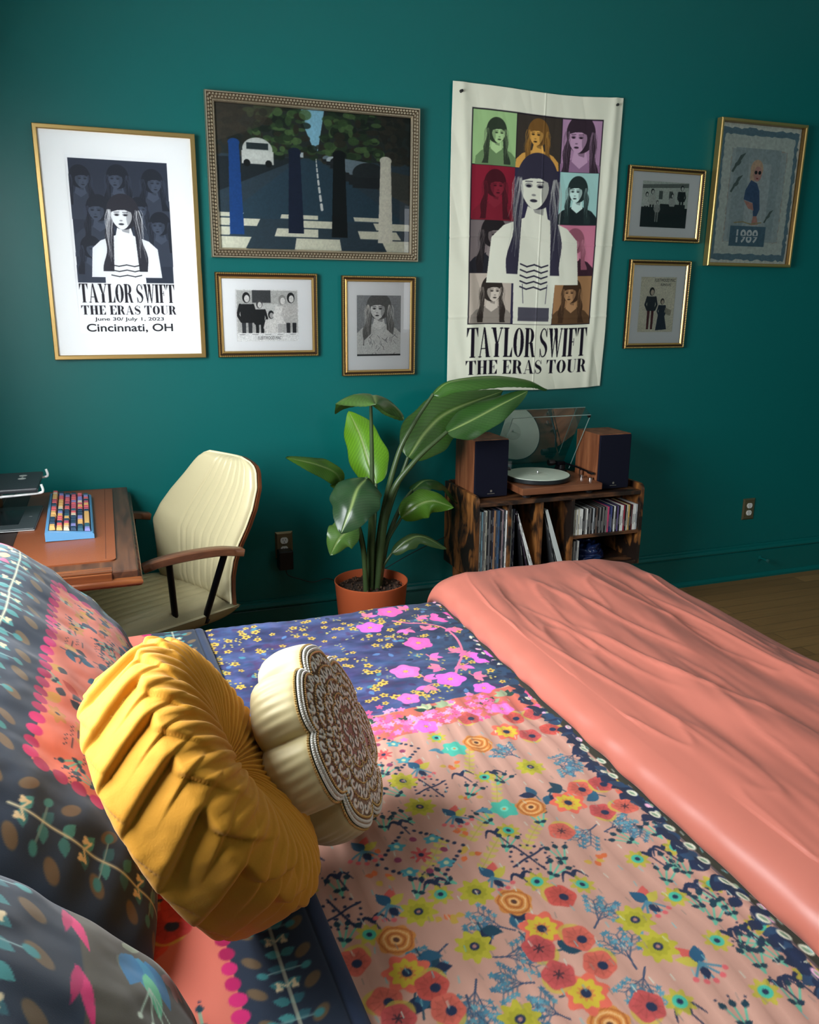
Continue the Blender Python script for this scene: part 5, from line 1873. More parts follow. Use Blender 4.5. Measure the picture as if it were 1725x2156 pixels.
def medallion(x, y, s=.075):
    n = 36
    for q in range(n):
        a = 2 * math.pi * q / n
        d = s * (1 / (abs(math.cos(a)) + abs(math.sin(a)))) * 1.12
        c.ell(x + d * math.cos(a), y + d * math.sin(a), .0040, .0040, NAVY)
    c.ell(x, y, .016, .016, (196, 84, 84), n=8, amp=.35)
    c.ell(x, y, .005, .005, NAVY)
    for q in range(4):
        a = .78 + q * 1.571
        px, py = x + .05 * math.cos(a), y + .05 * math.sin(a)
        c.ell(px, py, .015, .011, (70, 150, 164), n=5, amp=.2)
        c.ell(px, py, .005, .005, (196, 200, 160))
        a += .78
        c.ell(x + .045 * math.cos(a), y + .045 * math.sin(a), .007, .007, (140, 60, 90))


def lacy(x, y, s=.045):
    a0 = rr.uniform(0, 6.28)
    s *= rr.uniform(.75, 1.05)
    for q in range(3):
        a = a0 + (q - 1) * .55
        ex, ey = x + s * math.cos(a), y + s * math.sin(a)
        c.line([(x - s * .5 * math.cos(a0), y - s * .5 * math.sin(a0)), (x, y), (ex, ey)], .0022, (58, 74, 100))
        for w in range(4):
            f = .3 + w * .25
            for k in (-1, 1):
                b = a + k * .9
                px, py = x + s * f * math.cos(a), y + s * f * math.sin(a)
                qx, qy = px + .016 * math.cos(b), py + .016 * math.sin(b)
                c.line([(px, py), (qx, qy)], .0018, (70, 96, 118))
                c.ell(qx, qy, .0044, .0044, rr.choice([BLUE, (92, 148, 164), (70, 112, 136)]), n=5, amp=.3)


def sprig(x, y, s=.030):
    a = rr.uniform(.6, 2.5)
    for q in (-.5, 0, .5):
        b = a + q
        ex, ey = x + s * math.cos(b), y + s * math.sin(b)
        c.line([(x - s * .4 * math.cos(a), y - s * .4 * math.sin(a)), (ex, ey)], .0034, (98, 178, 150))
        c.leaf(ex, ey, .015, .0058, b, (28, 58, 72))
        c.ell(ex + .019 * math.cos(b), ey + .019 * math.sin(b), .002, .002, NAVY)
    c.leaf(x, y, .014, .005, a + 1.2, (28, 58, 72))
    c.leaf(x, y, .014, .005, a - 1.2, (28, 58, 72))


def olive_stem(x, y, s=.05):
    a = rr.uniform(.7, 1.2)
    for q in range(7):
        f = -1 + q / 3
        px, py = x + s * f * math.cos(a), y + s * f * math.sin(a)
        for k in (-1, 1):
            c.leaf(px, py, .016, .005, a + k * .9, (194, 178, 84), al=.85)
    c.line([(x - s * math.cos(a), y - s * math.sin(a)), (x + s * math.cos(a), y + s * math.sin(a))], .0025, (180, 164, 84))


def scraps(x, y):
    for q in range(5):
        c.leaf(x + rr.uniform(-.02, .02), y + rr.uniform(-.012, .012), .016, .006, rr.uniform(0, 6.28), rr.choice([(220, 112, 66), (206, 104, 60), (196, 160, 70)]))


def dark_leaves(x, y):
    a = rr.uniform(0, 6.28)
    for q in range(2):
        c.leaf(x, y, .036, .011, a + q * 1.1, rr.choice([NAVY, TEAL_D, (44, 90, 116)]))
    c.line([(x, y), (x - .015 * math.cos(a), y - .015 * math.sin(a))], .003, TEAL_D)


def pink_flower(x, y, r=.036, col=None):
    col = col or rr.choice([(236, 98, 176), (240, 112, 186), (224, 104, 206)])
    c.ell(x, y, r, r, col, n=5, amp=.11, rot=rr.uniform(0, 6))
    c.ell(x, y, r * .62, r * .62, tuple(min(255, int(q * 1.06)) for q in col), n=5, amp=.09, rot=rr.uniform(0, 6))
    for q in range(7):
        a = q * .9
        c.line([(x, y), (x + r * .3 * math.cos(a), y + r * .3 * math.sin(a))], .0022, (150, 90, 150))
    c.ell(x, y, r * .18, r * .18, (214, 160, 90))


DRAW = {'S': lacy, 'V': olive_stem, 'C': scraps, 'L': sprig, 'K': crescents, 'A': dark_leaves, 'D': medallion, 'X': cross, 'B': bird,
        'G': teal_flower, 'T': eye_flower, 'Y': daisy, 'O': ranunculus, 'M': ring_flower, 'R': poppy}
# navy patchwork field beyond the coral band
edge = lambda x: np.interp(x, [.1, .517, .73, .98, 1.1], [-1.83, -1.925, -1.90, -1.875, -1.86])
nav = Y > edge(X) + .012 * vnoise(X * 18, Y * 3, 4)
n1 = fbm(X * 9, Y * 22, 11, 4)
n2 = fbm(X * 26, Y * 50, 15, 3)
ncol = np.array([60, 70, 116.])[None, None] + n1[..., None] * np.array([10, 20, 22.]) + n2[..., None] * np.array([16, 10, 14.])
purple = np.clip(vnoise(X * 40, Y * 60, 19) - .35, 0, 1)[..., None] * 1.2
ncol = ncol * (1 - purple) + np.array([74, 44, 86.]) * purple
tl = np.clip((X - .62) * 3.2, 0, 1)[..., None] * .8
ncol = ncol * (1 - tl) + (np.array([36, 62, 86.]) + n2[..., None] * 14 + n1[..., None] * np.array([4, 18, 18.])) * tl
c.a = np.where(nav[..., None], ncol, c.a)
for i in range(560):
    x, y = rr.uniform(.2, 1.05), rr.uniform(-1.9, -1.05)
    if y < float(edge(x)) + .01:
        continue
    r = rr.uniform(.007, .012)
    k = rr.random()
    if k < .40:
        c.ell(x, y, r, r, (214, 178, 74), n=5, amp=.25, rot=rr.uniform(0, 6))
        c.ell(x, y, r * .42, r * .42, (96, 70, 60))
    elif k < .8:
        for q in range(4):
            c.ell(x + rr.uniform(-.015, .015), y + rr.uniform(-.012, .012), .0032, .0032, rr.choice([(206, 184, 90), (190, 170, 80), (150, 160, 120)]))
    else:
        c.leaf(x, y, .026, .007, rr.uniform(0, 6), rr.choice([(36, 50, 80), (84, 120, 170), (60, 44, 92), (70, 130, 150)]))
# coral strip
bp = [(.30, -1.90)] + [(x, float(edge(x))) for x in np.linspace(.45, 1.02, 14)] + [(1.02, -2.0), (.88, -2.005), (.70, -2.01), (.52, -2.03), (.30, -2.04)]
c.poly(bp, (196, 104, 88))
for x, y in MOT['gw'] + [(.62, -1.97), (.85, -1.945), (.44, -1.97)]:
    for q in range(5):
        c.leaf(x, y, .034, .009, .4 + q * .6, rr.choice([(190, 192, 150), (150, 166, 130), (40, 70, 60)]))
for x, y in MOT['pk'] + [(.66, -1.99), (.72, -1.985), (.83, -1.965), (.50, -1.99)]:
    for q in range(16):
        c.ell(x + rr.gauss(0, .026), y + rr.gauss(0, .026), .0085, .0085, rr.choice([(236, 96, 150), (240, 120, 180), (226, 84, 130), (238, 150, 190)]), n=5, amp=.3)
for k in 'SVCLKADXBGTYOMR':
    for x, y in MOT.get(k, []):
        DRAW[k](x, y)
# filler motifs further along the pink field, away from the placed ones
placed = np.array([p for k in 'BGTYOMRDXKLAS' for p in MOT[k]])
for i in range(300):
    x, y = rr.uniform(.24, .95), rr.uniform(-3.35, -2.06)
    if np.min(np.hypot(placed[:, 0] - x, placed[:, 1] - y)) < (.060 if y > -2.88 else .062):
        continue
    k = rr.choice('SLTCKAV' if y > -2.88 else 'YRMOSSSLLTKABVC')
    DRAW[k](x, y)
    placed = np.vstack([placed, (x, y)])
# pink blossoms on a curling stem in the navy field
c.line(smooth_path(MOT['vine'], 40), .007, (230, 120, 150))
for x, y in MOT['pkleaf']:
    a = rr.uniform(0, 6.28)
    for q in range(3):
        c.leaf(x, y, .038, .010, a + q * .9, rr.choice([(236, 110, 160), (224, 120, 150), (230, 110, 190)]))
    c.line([(x, y), (x - .02 * math.cos(a), y - .02 * math.sin(a))], .004, (230, 120, 150))
for x, y in MOT['P']:
    pink_flower(x, y, .040 if y > -1.8 else .028)
# dark leafy border with pale buds along the duvet edge
c.poly([(.985, -1.0), (1.12, -1.0), (1.12, -3.42), (.945, -3.42), (.955, -2.4), (.985, -1.9)], (42, 50, 66), al=.55)
c.poly([(.985, -1.0), (1.11, -1.0), (1.11, -3.42), (.950, -3.42), (.962, -2.2)], (58, 56, 46))
y = -1.08
while y > -3.35:
    x = .966 + .010 * math.sin(y * 20) + .016 * (y + 2)
    for q in range(3):
        c.leaf(x, y, .036, .012, rr.uniform(1.8, 4.4), rr.choice([NAVY, (30, 44, 70), (44, 70, 100)]))
    if rr.random() < .4:
        c.ell(x + rr.uniform(-.008, .004), y, rr.uniform(.004, .006), rr.uniform(.008, .012), (226, 222, 200) if rr.random() < .7 else (236, 180, 206), rot=rr.uniform(-.5, .5))
        c.ell(x, y, .0025, .006, (150, 170, 140), rot=0)
    y -= .028
for x, y in MOT['W']:
    x -= .018
    c.ell(x, y, .0075, .013, (226, 224, 200), rot=.3)
    c.ell(x, y, .003, .008, (130, 160, 130), rot=.3)
    c.leaf(x - .01, y, .03, .012, 3.6, NAVY)


# running stitches in lines along the bed
for i in range(24):
    x = .22 + i * .034
    y = -3.3 + rr.uniform(0, .05)
    while y < -1.95:
        c.line([(x + rr.uniform(-.002, .002), y), (x + rr.uniform(-.002, .002), y + .011)], .0022, rr.choice([(120, 176, 178), (196, 206, 190), (150, 130, 120)]), al=.8)
        y += rr.uniform(.045, .075)


def bed_z(x, y):
    """height of the quilt top with its quilting ridges"""
    r = np.sin(2 * np.pi * (x / .043 + .75 * fbm(x * 2.2, y * 1.6, 5, 3)))
    w = .0013 * np.sign(r) * np.abs(r) ** .7
    w = w * (.55 + .45 * np.clip(fbm(x * 4, y * 3, 8, 2) + .5, 0, 1.3)) * np.where(y > -1.9, .45, 1.0)
    return ZQ + w + .0035 * fbm(x * 6, y * 5, 9, 3) + .003 * np.sin(y * 5 + x * 3)


def drape(x, y, z, yf=-1.25, yn=-3.20, r=.035):
    """lets a cloth fall over the long sides of the bed"""
    yy, zz = y.copy(), z.copy()
    for s, e0 in ((1, yf), (-1, yn)):
        e = (y - e0) * s
        a = np.clip(e / r, 0, np.pi / 2)
        over = np.clip(e - r * np.pi / 2, 0, None)
        k = e > 0
        yy = np.where(k, e0 + s * r * np.sin(a), yy)
        zz = np.where(k, z - r * (1 - np.cos(a)) - over, zz)
    return yy, zz


Z = bed_z(X, Y)
yy, zz = drape(X, Y, Z)
q = grid_mesh('quilt', np.stack([X, yy, zz], -1), QUILT_PRINT, None, c.a)
tag(q, 'flowered patchwork quilt in blush and navy, spread across the bed', 'quilt')

# ------------------------------------------------------------------ turned-back coverlet at the pillow end
EDGE = lambda y: .214 + (-1.246 - y) * .0411


def vine_strip(c, p0, p1, w, seed, big=1.0):
    """pale stem with paired leaves and ochre smudges along a line"""
    r = random.Random(seed)
    p0, p1 = np.array(p0, float), np.array(p1, float)
    L = np.linalg.norm(p1 - p0)
    d = (p1 - p0) / L
    s = np.array([-d[1], d[0]])
    a = math.atan2(d[1], d[0])
    n = int(L / (.030 * big))
    for i in range(n):
        q = p0 + d * (i + .5) * L / n + s * .004 * math.sin(i * .9)
        for k in (-1, 1):
            if i % 2 == 0:
                e = q + s * k * w * .36
                c.ell(e[0] + r.uniform(-.006, .006), e[1], .017 * big, .009 * big, (158, 116, 62), rot=a + k * .8, al=.55)
            c.leaf(q[0], q[1], .026 * big, .0085 * big, a + k * 1.15, r.choice([(58, 120, 124), (70, 140, 140), (50, 98, 108)]))
            if i % 3 == 0:
                f = q + s * k * .012 * big
                c.ell(f[0], f[1], .007 * big, .0045 * big, (214, 196, 158), rot=a, n=3, amp=.3)
                c.line([q, q + s * k * .014 * big + d * .01], .003 * big, (222, 206, 170))
            if i % 3 == 1:
                e = q + s * k * w * .3
                c.line([q, e], .0025 * big, (120, 150, 150))
                c.ell(e[0], e[1], .009 * big, .006 * big, (64, 132, 134), rot=a + k)
    c.line([p0, p1], .0035 * big, (196, 196, 168))


def dots(c, p0, p1, r, seed):
    rg = random.Random(seed)
    p0, p1 = np.array(p0, float), np.array(p1, float)
    n = int(np.linalg.norm(p1 - p0) / (r * 2.3))
    for i in range(n):
        q = p0 + (p1 - p0) * (i + .5) / n
        c.ell(q[0] + rg.uniform(-.003, .003), q[1], r * rg.uniform(.85, 1.1), r, rg.choice([(176, 30, 92), (196, 40, 106), (160, 28, 80)]))


c = Cv(-.62, 0, -3.42, -1.02, .0026, (206, 112, 94))
X, Y = np.meshgrid(c.x, c.y)
c.a *= (1 + .06 * fbm(X * 6, Y * 6, 3, 3))[..., None]
for i in range(150):
    x, y = rr.uniform(-.5, -.19), rr.uniform(-3.3, -1.1)
    k = rr.random()
    if k < .3:
        poppy(x, y, .038, rr.choice([(190, 62, 54), (206, 74, 58), (178, 58, 56)]))
    elif k < .6:
        sprig(x, y)
    elif k < .8:
        dark_leaves(x, y)
    else:
        crescents(x, y)
c.rect(-.165, 0, -3.42, -1.02, (40, 50, 66))
dots(c, (-.167, -3.4), (-.167, -1.03), .013, 5)
vine_strip(c, (-.095, -3.4), (-.095, -1.03), .11, 6)
c.rect(-.026, 0, -3.42, -1.02, (44, 56, 80))
c.rect(-.030, -.027, -3.42, -1.02, (24, 30, 44))
xe = EDGE(Y)
x = xe + X
e = np.clip((X + .018) / .018, 0, 1)
z = ZQ + .016 + .0025 * fbm(x * 7, Y * 5, 12, 3) - (.013) * (1 - np.sqrt(np.clip(1 - e ** 2, 0, 1))) - .002 * np.exp(-((X + .028) / .003) ** 2)
yy, zz = drape(x, Y, z, -1.262, -3.19, .045)
o = grid_mesh('coverlet', np.stack([x, yy, zz], -1), CLOTH_PRINT, None, c.a)
tag(o, 'salmon flowered coverlet with a navy vine border, folded under the pillows', 'coverlet')

# ------------------------------------------------------------------ salmon duvet folded over the foot of the bed
SALMON = mat('salmon_sateen', (184, 106, 90), .38, spec=.4, sheen=.04, bump=(1200, .06))
px = [(1.020, .606), (.985, .612), (.962, .632), (.960, .655), (.975, .682), (1.010, .702), (1.07, .716), (1.20, .722), (1.36, .722), (1.50, .718), (1.60, .708), (1.675, .690), (1.725, .660), (1.765, .60), (1.785, .50), (1.79, .36), (1.785, .22)]
S = smooth_path([(a, 0, b) for a, b in px], 360)
yt = np.concatenate([np.linspace(-.0, .44, 70)[::-1], -np.linspace(.004, 2.30, 420)])    # >0: past the far edge
E_ = .105


def far_path(e):
    """e > 0 beyond the start of the rounded far shoulder at y = -1.33"""
    a = np.clip(e / E_, 0, np.pi / 2)
    return np.where(e > 0, -1.325 + E_ * np.sin(a), -1.325 + e), np.where(e > 0, E_ * (1 - np.cos(a)) + np.clip(e - E_ * np.pi / 2, 0, None), 0)


yf, dr = far_path(yt)
NS, NT = len(S), len(yt)
Xd = np.repeat(S[None, :, 0], NT, 0)
Zd = np.repeat(S[None, :, 2], NT, 0)
Yd = np.repeat(yf[:, None], NS, 1)
Sd = np.repeat(np.linspace(0, 1, NS)[None], NT, 0)
top = np.clip((Zd - .60) / .12, 0, 1)
Xd = Xd - .014 * np.clip((-1.4 - Yd), 0, 1.6) * np.clip((1.2 - Xd) / .25, 0, 1) + .03 * np.clip(-Yd - 1.3, 0, 1) * np.clip((Xd - 1.55) / .2, 0, 1) * 0
# long soft folds running down the bed plus pinched creases along the fold
wv = .0050 * np.sin(Xd * 38 + 3.0 * fbm(Xd * 1.5, Yd * 1.1, 3, 3) + .8 * Yd) * np.clip((Xd - 1.0) * 8, 0, 1)
wv += .0075 * fbm(Xd * 7 - Yd * .8, Yd * 1.3, 6, 4) * np.clip((Xd - .98) * 10, .15, 1)
for k_, (xa, ya, xb, yb, am) in enumerate(((1.10, -1.55, 1.22, -2.25, .005), (1.16, -1.75, 1.34, -2.5, .006), (1.30, -1.45, 1.36, -2.1, .005), (1.42, -1.40, 1.50, -2.0, .004), (1.05, -1.7, 1.10, -2.6, .004), (1.24, -1.40, 1.27, -1.8, .005), (1.52, -1.6, 1.56, -2.4, .004))):
    L2_ = (xb - xa) ** 2 + (yb - ya) ** 2
    t_ = ((Xd - xa) * (xb - xa) + (Yd - ya) * (yb - ya)) / L2_
    d_ = ((Xd - xa) * (yb - ya) - (Yd - ya) * (xb - xa)) / L2_ ** .5 + .012 * np.sin(t_ * 6 + k_)
    wv += am * (np.exp(-(d_ / .006) ** 2) + .5 * np.exp(-(d_ / .022) ** 2)) * np.clip(np.sin(np.pi * np.clip(t_, 0, 1)), 0, 1)
cr = 1 - np.abs(fbm(Xd * 9 - Yd * .6, Yd * 1.6, 17, 3))
wv += .0045 * np.clip(cr, 0, 1) ** 7 * (Xd > 1.02)
wv += .0062 * np.sin(Yd * 46 + 4 * fbm(Yd * 3, Xd * 3, 8, 2)) * np.exp(-((Sd - .17) / .07) ** 2) * np.clip(1.2 + Yd * .25 + .6 * fbm(Yd * 3, Xd, 5, 2), .1, 1.2)
wv += .0022 * np.sin(Xd * 44 + 2 * fbm(Xd * 3, Yd * 4, 9, 2)) * np.exp(-((yt[:, None] - .02) / .16) ** 2)
wv *= np.where(yt[:, None] > -.15, np.clip(-yt[:, None] / .15, .35, 1), 1)
puffy = .010 * np.sin((Yd + 1.3) * 2.6) + .008 * fbm(Yd * 1.4, Xd * 1.5, 2, 2)
Zd = Zd - dr[:, None] * np.clip(.35 + top * .65 + (dr[:, None] > .1), 0, 1) + wv + puffy * top
Zd = np.maximum(Zd, np.where(Sd < .10, np.where(dr[:, None] > .01, .05, .606), .05))
Yd = Yd + .012 * fbm(Xd * 6, Yd * 3, 4, 2) * (dr[:, None] > .02)
o = grid_mesh('duvet', np.stack([Xd, Yd, Zd], -1), SALMON, None, flip=False)
tag(o, 'plump salmon pink duvet folded across the foot of the bed', 'duvet')


# ------------------------------------------------------------------ pillow shams
def sham(name, label, c, origin, eu, ev, LU, LV, T, seed, back):
    """soft rectangular pillow; c is its printed front in (u, v)"""
    U, V = np.meshgrid(c.x, c.y)
    eu, ev = np.array(eu, float), np.array(ev, float)
    n = np.cross(eu, ev)
    n = n / np.linalg.norm(n)
    if n[0] < 0:
        n = -n
    a, b = U / LU * 2 - 1, V / LV * 2 - 1

    def prof(q, p):
        return np.clip(1 - np.abs(q) ** p, 0, 1)
    h = T * (prof(a, 5) * prof(b, 3.2)) ** .55
    h = h + (.006 * fbm(U * 9, V * 7, seed, 3) + .004 * np.sin(V * 60 + 3 * fbm(U * 6, V * 3, seed + 2, 2)) * np.clip(np.abs(a) - .55, 0, 1) * 2) * prof(a, 8) * prof(b, 8)
    # corners pull in a little
    uu = U + .03 * a * (-(b ** 2)) * np.abs(a) ** 3
    vv = V + .025 * b * (-(a ** 2)) * np.abs(b) ** 3
    P = np.array(origin)[None, None] + uu[..., None] * eu + vv[..., None] * ev + h[..., None] * n
    o = grid_mesh(name, P, CLOTH_PRINT, None, c.a)
    k = 6
    Q = P[::k, ::k].copy()
    hb = h[::k, ::k]
    Q = np.array(origin)[None, None] + uu[::k, ::k, None] * eu + vv[::k, ::k, None] * ev - (hb * .55)[..., None] * n
    grid_mesh('sham_back', Q, back, o, flip=True)
    ed = [P[0, j] for j in range(0, P.shape[1], 6)] + [P[i, -1] for i in range(0, P.shape[0], 6)] + [P[-1, j] for j in range(P.shape[1] - 1, -1, -6)] + [P[i, 0] for i in range(P.shape[0] - 1, -1, -6)]
    MB().tube(ed, .0045, 6).build('piping', back, o, True)
    return tag(o, label, 'pillow')


NAVY_CLOTH = mat('navy_cotton', (40, 52, 72), .85)
LU, LV = 1.27, .54
c = Cv(0, LU, 0, LV, .0022, (40, 54, 72))
X, Y = np.meshgrid(c.x, c.y)
c.a *= (1 + .10 * fbm(X * 8, Y * 8, 6, 3))[..., None]
c.rect(.21, 1.05, -.1, .325, (214, 116, 94))
for i in range(120):
    x, y = rr.uniform(.23, 1.03), rr.uniform(.0, .31)
    k = rr.random()
    if k < .22:
        c.ell(x, y, .026, .018, (186, 132, 58), n=6, amp=.2, al=.8)
        c.ell(x, y, .005, .005, (40, 34, 40))
    elif k < .42:
        c.leaf(x, y, .05, .014, rr.uniform(0, 6.3), rr.choice([(206, 92, 52), (196, 140, 60), (190, 70, 52)]))
        c.leaf(x, y, .03, .011, rr.uniform(0, 6.3), (44, 46, 56))
    elif k < .62:
        sprig(x, y, .026)
    elif k < .8:
        dark_leaves(x, y)
    else:
        for q in range(6):
            c.ell(x + q * .007, y + .004 * (q % 2), .002, .002, (50, 44, 50))
        c.line([(x, y - .012), (x + .03, y - .012)], .003, (50, 44, 50))
for a, b in (((.21, 0), (.21, .325)), ((.21, .328), (1.05, .328)), ((1.05, 0), (1.05, .325))):
    dots(c, a, b, .015, int(a[0] * 100))
vine_strip(c, (.02, .43), (1.25, .43), .15, 3, 1.25)
vine_strip(c, (.105, .34), (.105, .0), .13, 4, 1.15)
vine_strip(c, (1.16, .34), (1.16, .0), .13, 9, 1.15)
for i in range(16):
    x, y = rr.uniform(.0, .05), rr.uniform(.02, .5)
    c.leaf(x, y, .05, .014, rr.uniform(0, 6), rr.choice([(206, 60, 110), (222, 110, 110), (60, 120, 130), (214, 150, 110)]))
for i in range(40):
    x, y = rr.uniform(.0, .30), rr.uniform(.46, .53)
    c.leaf(x, y, .045, .012, rr.uniform(0, 6), rr.choice([(232, 84, 120), (226, 120, 110), (40, 90, 100), (226, 170, 120)]))
for x, y in ((.06, .16), (.055, .30)):
    c.leaf(x, y, .06, .020, -1.3, (36, 120, 160))
    c.leaf(x + .004, y, .07, .014, -1.5, (70, 180, 130))
sham('pillow_sham', 'far flowered pillow sham leaning on the headboard behind the mustard pillow', c, (.005, -1.375, .622), (0, -1, 0), (-.69, 0, .72), LU, LV, .095, 3, NAVY_CLOTH)

LU2 = .78
c = Cv(0, LU2, 0, LV, .0022, (38, 52, 68))
X, Y = np.meshgrid(c.x, c.y)
c.a *= (1 + .12 * fbm(X * 7, Y * 7, 8, 3))[..., None]
c.rect(0, LU2, 0, .265, (74, 70, 58))
for i in range(34):
    x, y = rr.uniform(0, LU2), rr.uniform(.0, .12)
    c.ell(x, y, .028, .020, rr.choice([(150, 88, 84), (132, 78, 76), (164, 104, 96)]), n=5, amp=.25, al=.75)
for i in range(26):
    x, y = rr.uniform(0, LU2), rr.uniform(.02, .24)
    c.leaf(x, y, .04, .010, rr.uniform(0, 6), rr.choice([(110, 120, 104), (150, 168, 140), (96, 84, 70)]), al=.7)
for x0_ in (.05, .17, .29, .41, .53, .65):
    c.leaf(x0_, .275, .09, .010, -.25, (206, 44, 108))
    c.leaf(x0_, .270, .07, .008, .2, (176, 34, 92))
for x, y in ((.115, .165), (.42, .16), (.68, .17)):
    for k in (-1, 0, 1):
        a = -math.pi / 2 * 0 + k * .28
        c.leaf(x - .035, y + k * .010, .085, .020, a, (30, 112, 160) if k else (44, 132, 168))
    c.leaf(x - .005, y - .004, .085, .014, -.05, (92, 186, 140))
    for k in range(4):
        a = -.5 + k * .3
        c.line([(x + .03, y), (x + .03 + .065 * math.cos(a), y + .065 * math.sin(a))], .0025, (170, 196, 176))
        c.ell(x + .03 + .068 * math.cos(a), y + .068 * math.sin(a), .006, .004, (196, 214, 194), rot=a)
vine_strip(c, (0, .385), (LU2, .385), .17, 13, 1.35)
for i in range(14):
    x, y = rr.uniform(0, .3), rr.uniform(.46, .53)
    c.ell(x, y, .022, .022, rr.choice([(196, 44, 84), (220, 70, 90), (150, 36, 76)]), n=5, amp=.2, al=.85)
sham('pillow_sham', 'near flowered pillow sham with blue bell flowers in the bottom corner', c, (.040, -2.655, .622), (0, -1, 0), (-.69, 0, .72), LU2, LV, .095, 8, NAVY_CLOTH)


# ------------------------------------------------------------------ round mustard pillow
def frame_of(az, el):
    n = np.array([math.cos(az) * math.cos(el), math.sin(az) * math.cos(el), math.sin(el)])
    e1 = np.cross([0, 0, 1], n)
    e1 /= np.linalg.norm(e1)
    return n, e1, np.cross(n, e1)


n_, e1, e2 = frame_of(R_(-2.4), R_(30.2))
YC = np.array([.1631, -2.4747, .8916]) - .0825 * n_ + np.array([0, 0, .004])
t = thing('round_pillow', 'round mustard velvet pillow with pleated edge, propped against the far sham', 'pillow', tuple(YC))
VELVET = mat('mustard_velvet', (204, 142, 40), .75, spec=.2, sheen=.12, bump=(300, .1), noise=(9, .07))
NTH = 900
th = np.linspace(0, 2 * np.pi, NTH + 1)
prof = smooth_path([(.0, 0, .036), (.02, 0, .038), (.06, 0, .052), (.12, 0, .066), (.17, 0, .070), (.205, 0, .066), (.228, 0, .050), (.238, 0, .025), (.241, 0, 0), (.238, 0, -.025), (.226, 0, -.050), (.200, 0, -.064), (.12, 0, -.062), (.0, 0, -.05)], 150)
rho, zet = prof[:, 0] * .942, prof[:, 2] * 1.25
tang = np.gradient(prof[:, [0, 2]], axis=0)
tang /= np.linalg.norm(tang, axis=1)[:, None] + 1e-9
nr, nz = -tang[:, 1], tang[:, 0]
nr, nz = np.where(nr * 0 + 1 > 0, -nr * -1, nr), nz
TH, RO = np.meshgrid(th, rho)
_, ZE = np.meshgrid(th, zet)
arc = np.concatenate([[0], np.cumsum(np.hypot(np.diff(rho), np.diff(zet)))])
_, AR = np.meshgrid(th, arc)
front = ZE > 0
# which side is outward
NR, NZ = np.meshgrid(th, nr)[1], np.meshgrid(th, nz)[1]
sgn = np.where(NR * RO + NZ * ZE >= 0, 1, -1)
NR, NZ = NR * sgn, NZ * sgn
a_band0, a_ridge, a_band1 = .178, .256, .372
wob = .35 * np.sin(TH * 3) + .3 * np.sin(TH * 5 + 1)
fold = np.sin(TH * 46 + wob * 2 + 3 * np.clip(AR - .03, 0, 1) * 6)
disp = .0034 * np.sign(fold) * np.abs(fold) ** .6 * np.clip((AR - .012) / .05, 0, 1) * np.clip((a_ridge - AR) / .04, 0, 1)
NB = 18


def saw(p):
    f = p - np.floor(p)
    return f ** .9 * (1 - np.exp(-(1 - f) / .05))


inb = np.clip((AR - a_ridge) / .012, 0, 1) * np.clip((a_band1 - AR) / .03, 0, 1)
ph = NB * TH / (2 * np.pi) + .25 * wob + (AR - a_ridge) * -6.5
disp = disp + inb * (.0155 * saw(ph) - .004)
# plaited ridge: alternating diagonal tucks either side of the seam
d1 = AR - a_ridge
rg = np.exp(-(d1 / .036) ** 2)
ph2 = NB * TH / (2 * np.pi) + .25 * wob + d1 * 16 + .5
disp = disp + rg * (.004 + .014 * saw(ph2) * np.clip((.012 - d1) / .012, 0, 1) + .006 * saw(ph * 2))
d2 = AR - (a_band1 - .01)
disp = disp + np.exp(-(d2 / .016) ** 2) * (.004 + .006 * saw(NB * TH / (2 * np.pi) * 1.0 + d2 * 30))
disp = disp + .0012 * fbm(TH * 9, AR * 30, 5, 2)
disp[:, -1] = disp[:, 0]
RO2, ZE2 = RO + NR * disp, ZE + NZ * disp
P = (RO2 * np.cos(TH))[..., None] * e1 + (RO2 * np.sin(TH))[..., None] * e2 + ZE2[..., None] * n_
grid_mesh('pleated_cover', P, VELVET, t)
m = MB()
bt = []
for i in range(8):
    for k in range(20):
        r, z = .017 * math.sin(i / 7 * 1.57), .046 + .010 * math.cos(i / 7 * 1.57)
        m.v.append(tuple(r * math.cos(k * .314159) * e1 + r * math.sin(k * .314159) * e2 + z * n_))
m.f = [(i * 20 + k, i * 20 + (k + 1) % 20, (i + 1) * 20 + (k + 1) % 20, (i + 1) * 20 + k) for i in range(7) for k in range(20)]
m.mi = [0] * len(m.f)
m.build('button', VELVET, t, True)

# ------------------------------------------------------------------ scalloped beaded pillow
n_, e1, e2 = frame_of(R_(-23.8), R_(25.1))
CC = np.array([.3406, -2.326, .8047]) - .034 * n_ + np.array([0, 0, .004])
t = thing('beaded_pillow', 'small cream scalloped pillow with a white and bronze beaded face', 'pillow', tuple(CC))
SATIN = mat('cream_satin', (200, 185, 138), .45, spec=.3, sheen=.3, noise=(14, .05))
NL = 7


def lobe(a):
    return 1 - .15 * (1 - np.abs(np.sin(NL / 2 * a + .35))) ** 2.2


RB = .172
th = np.linspace(0, 2 * np.pi, 361)
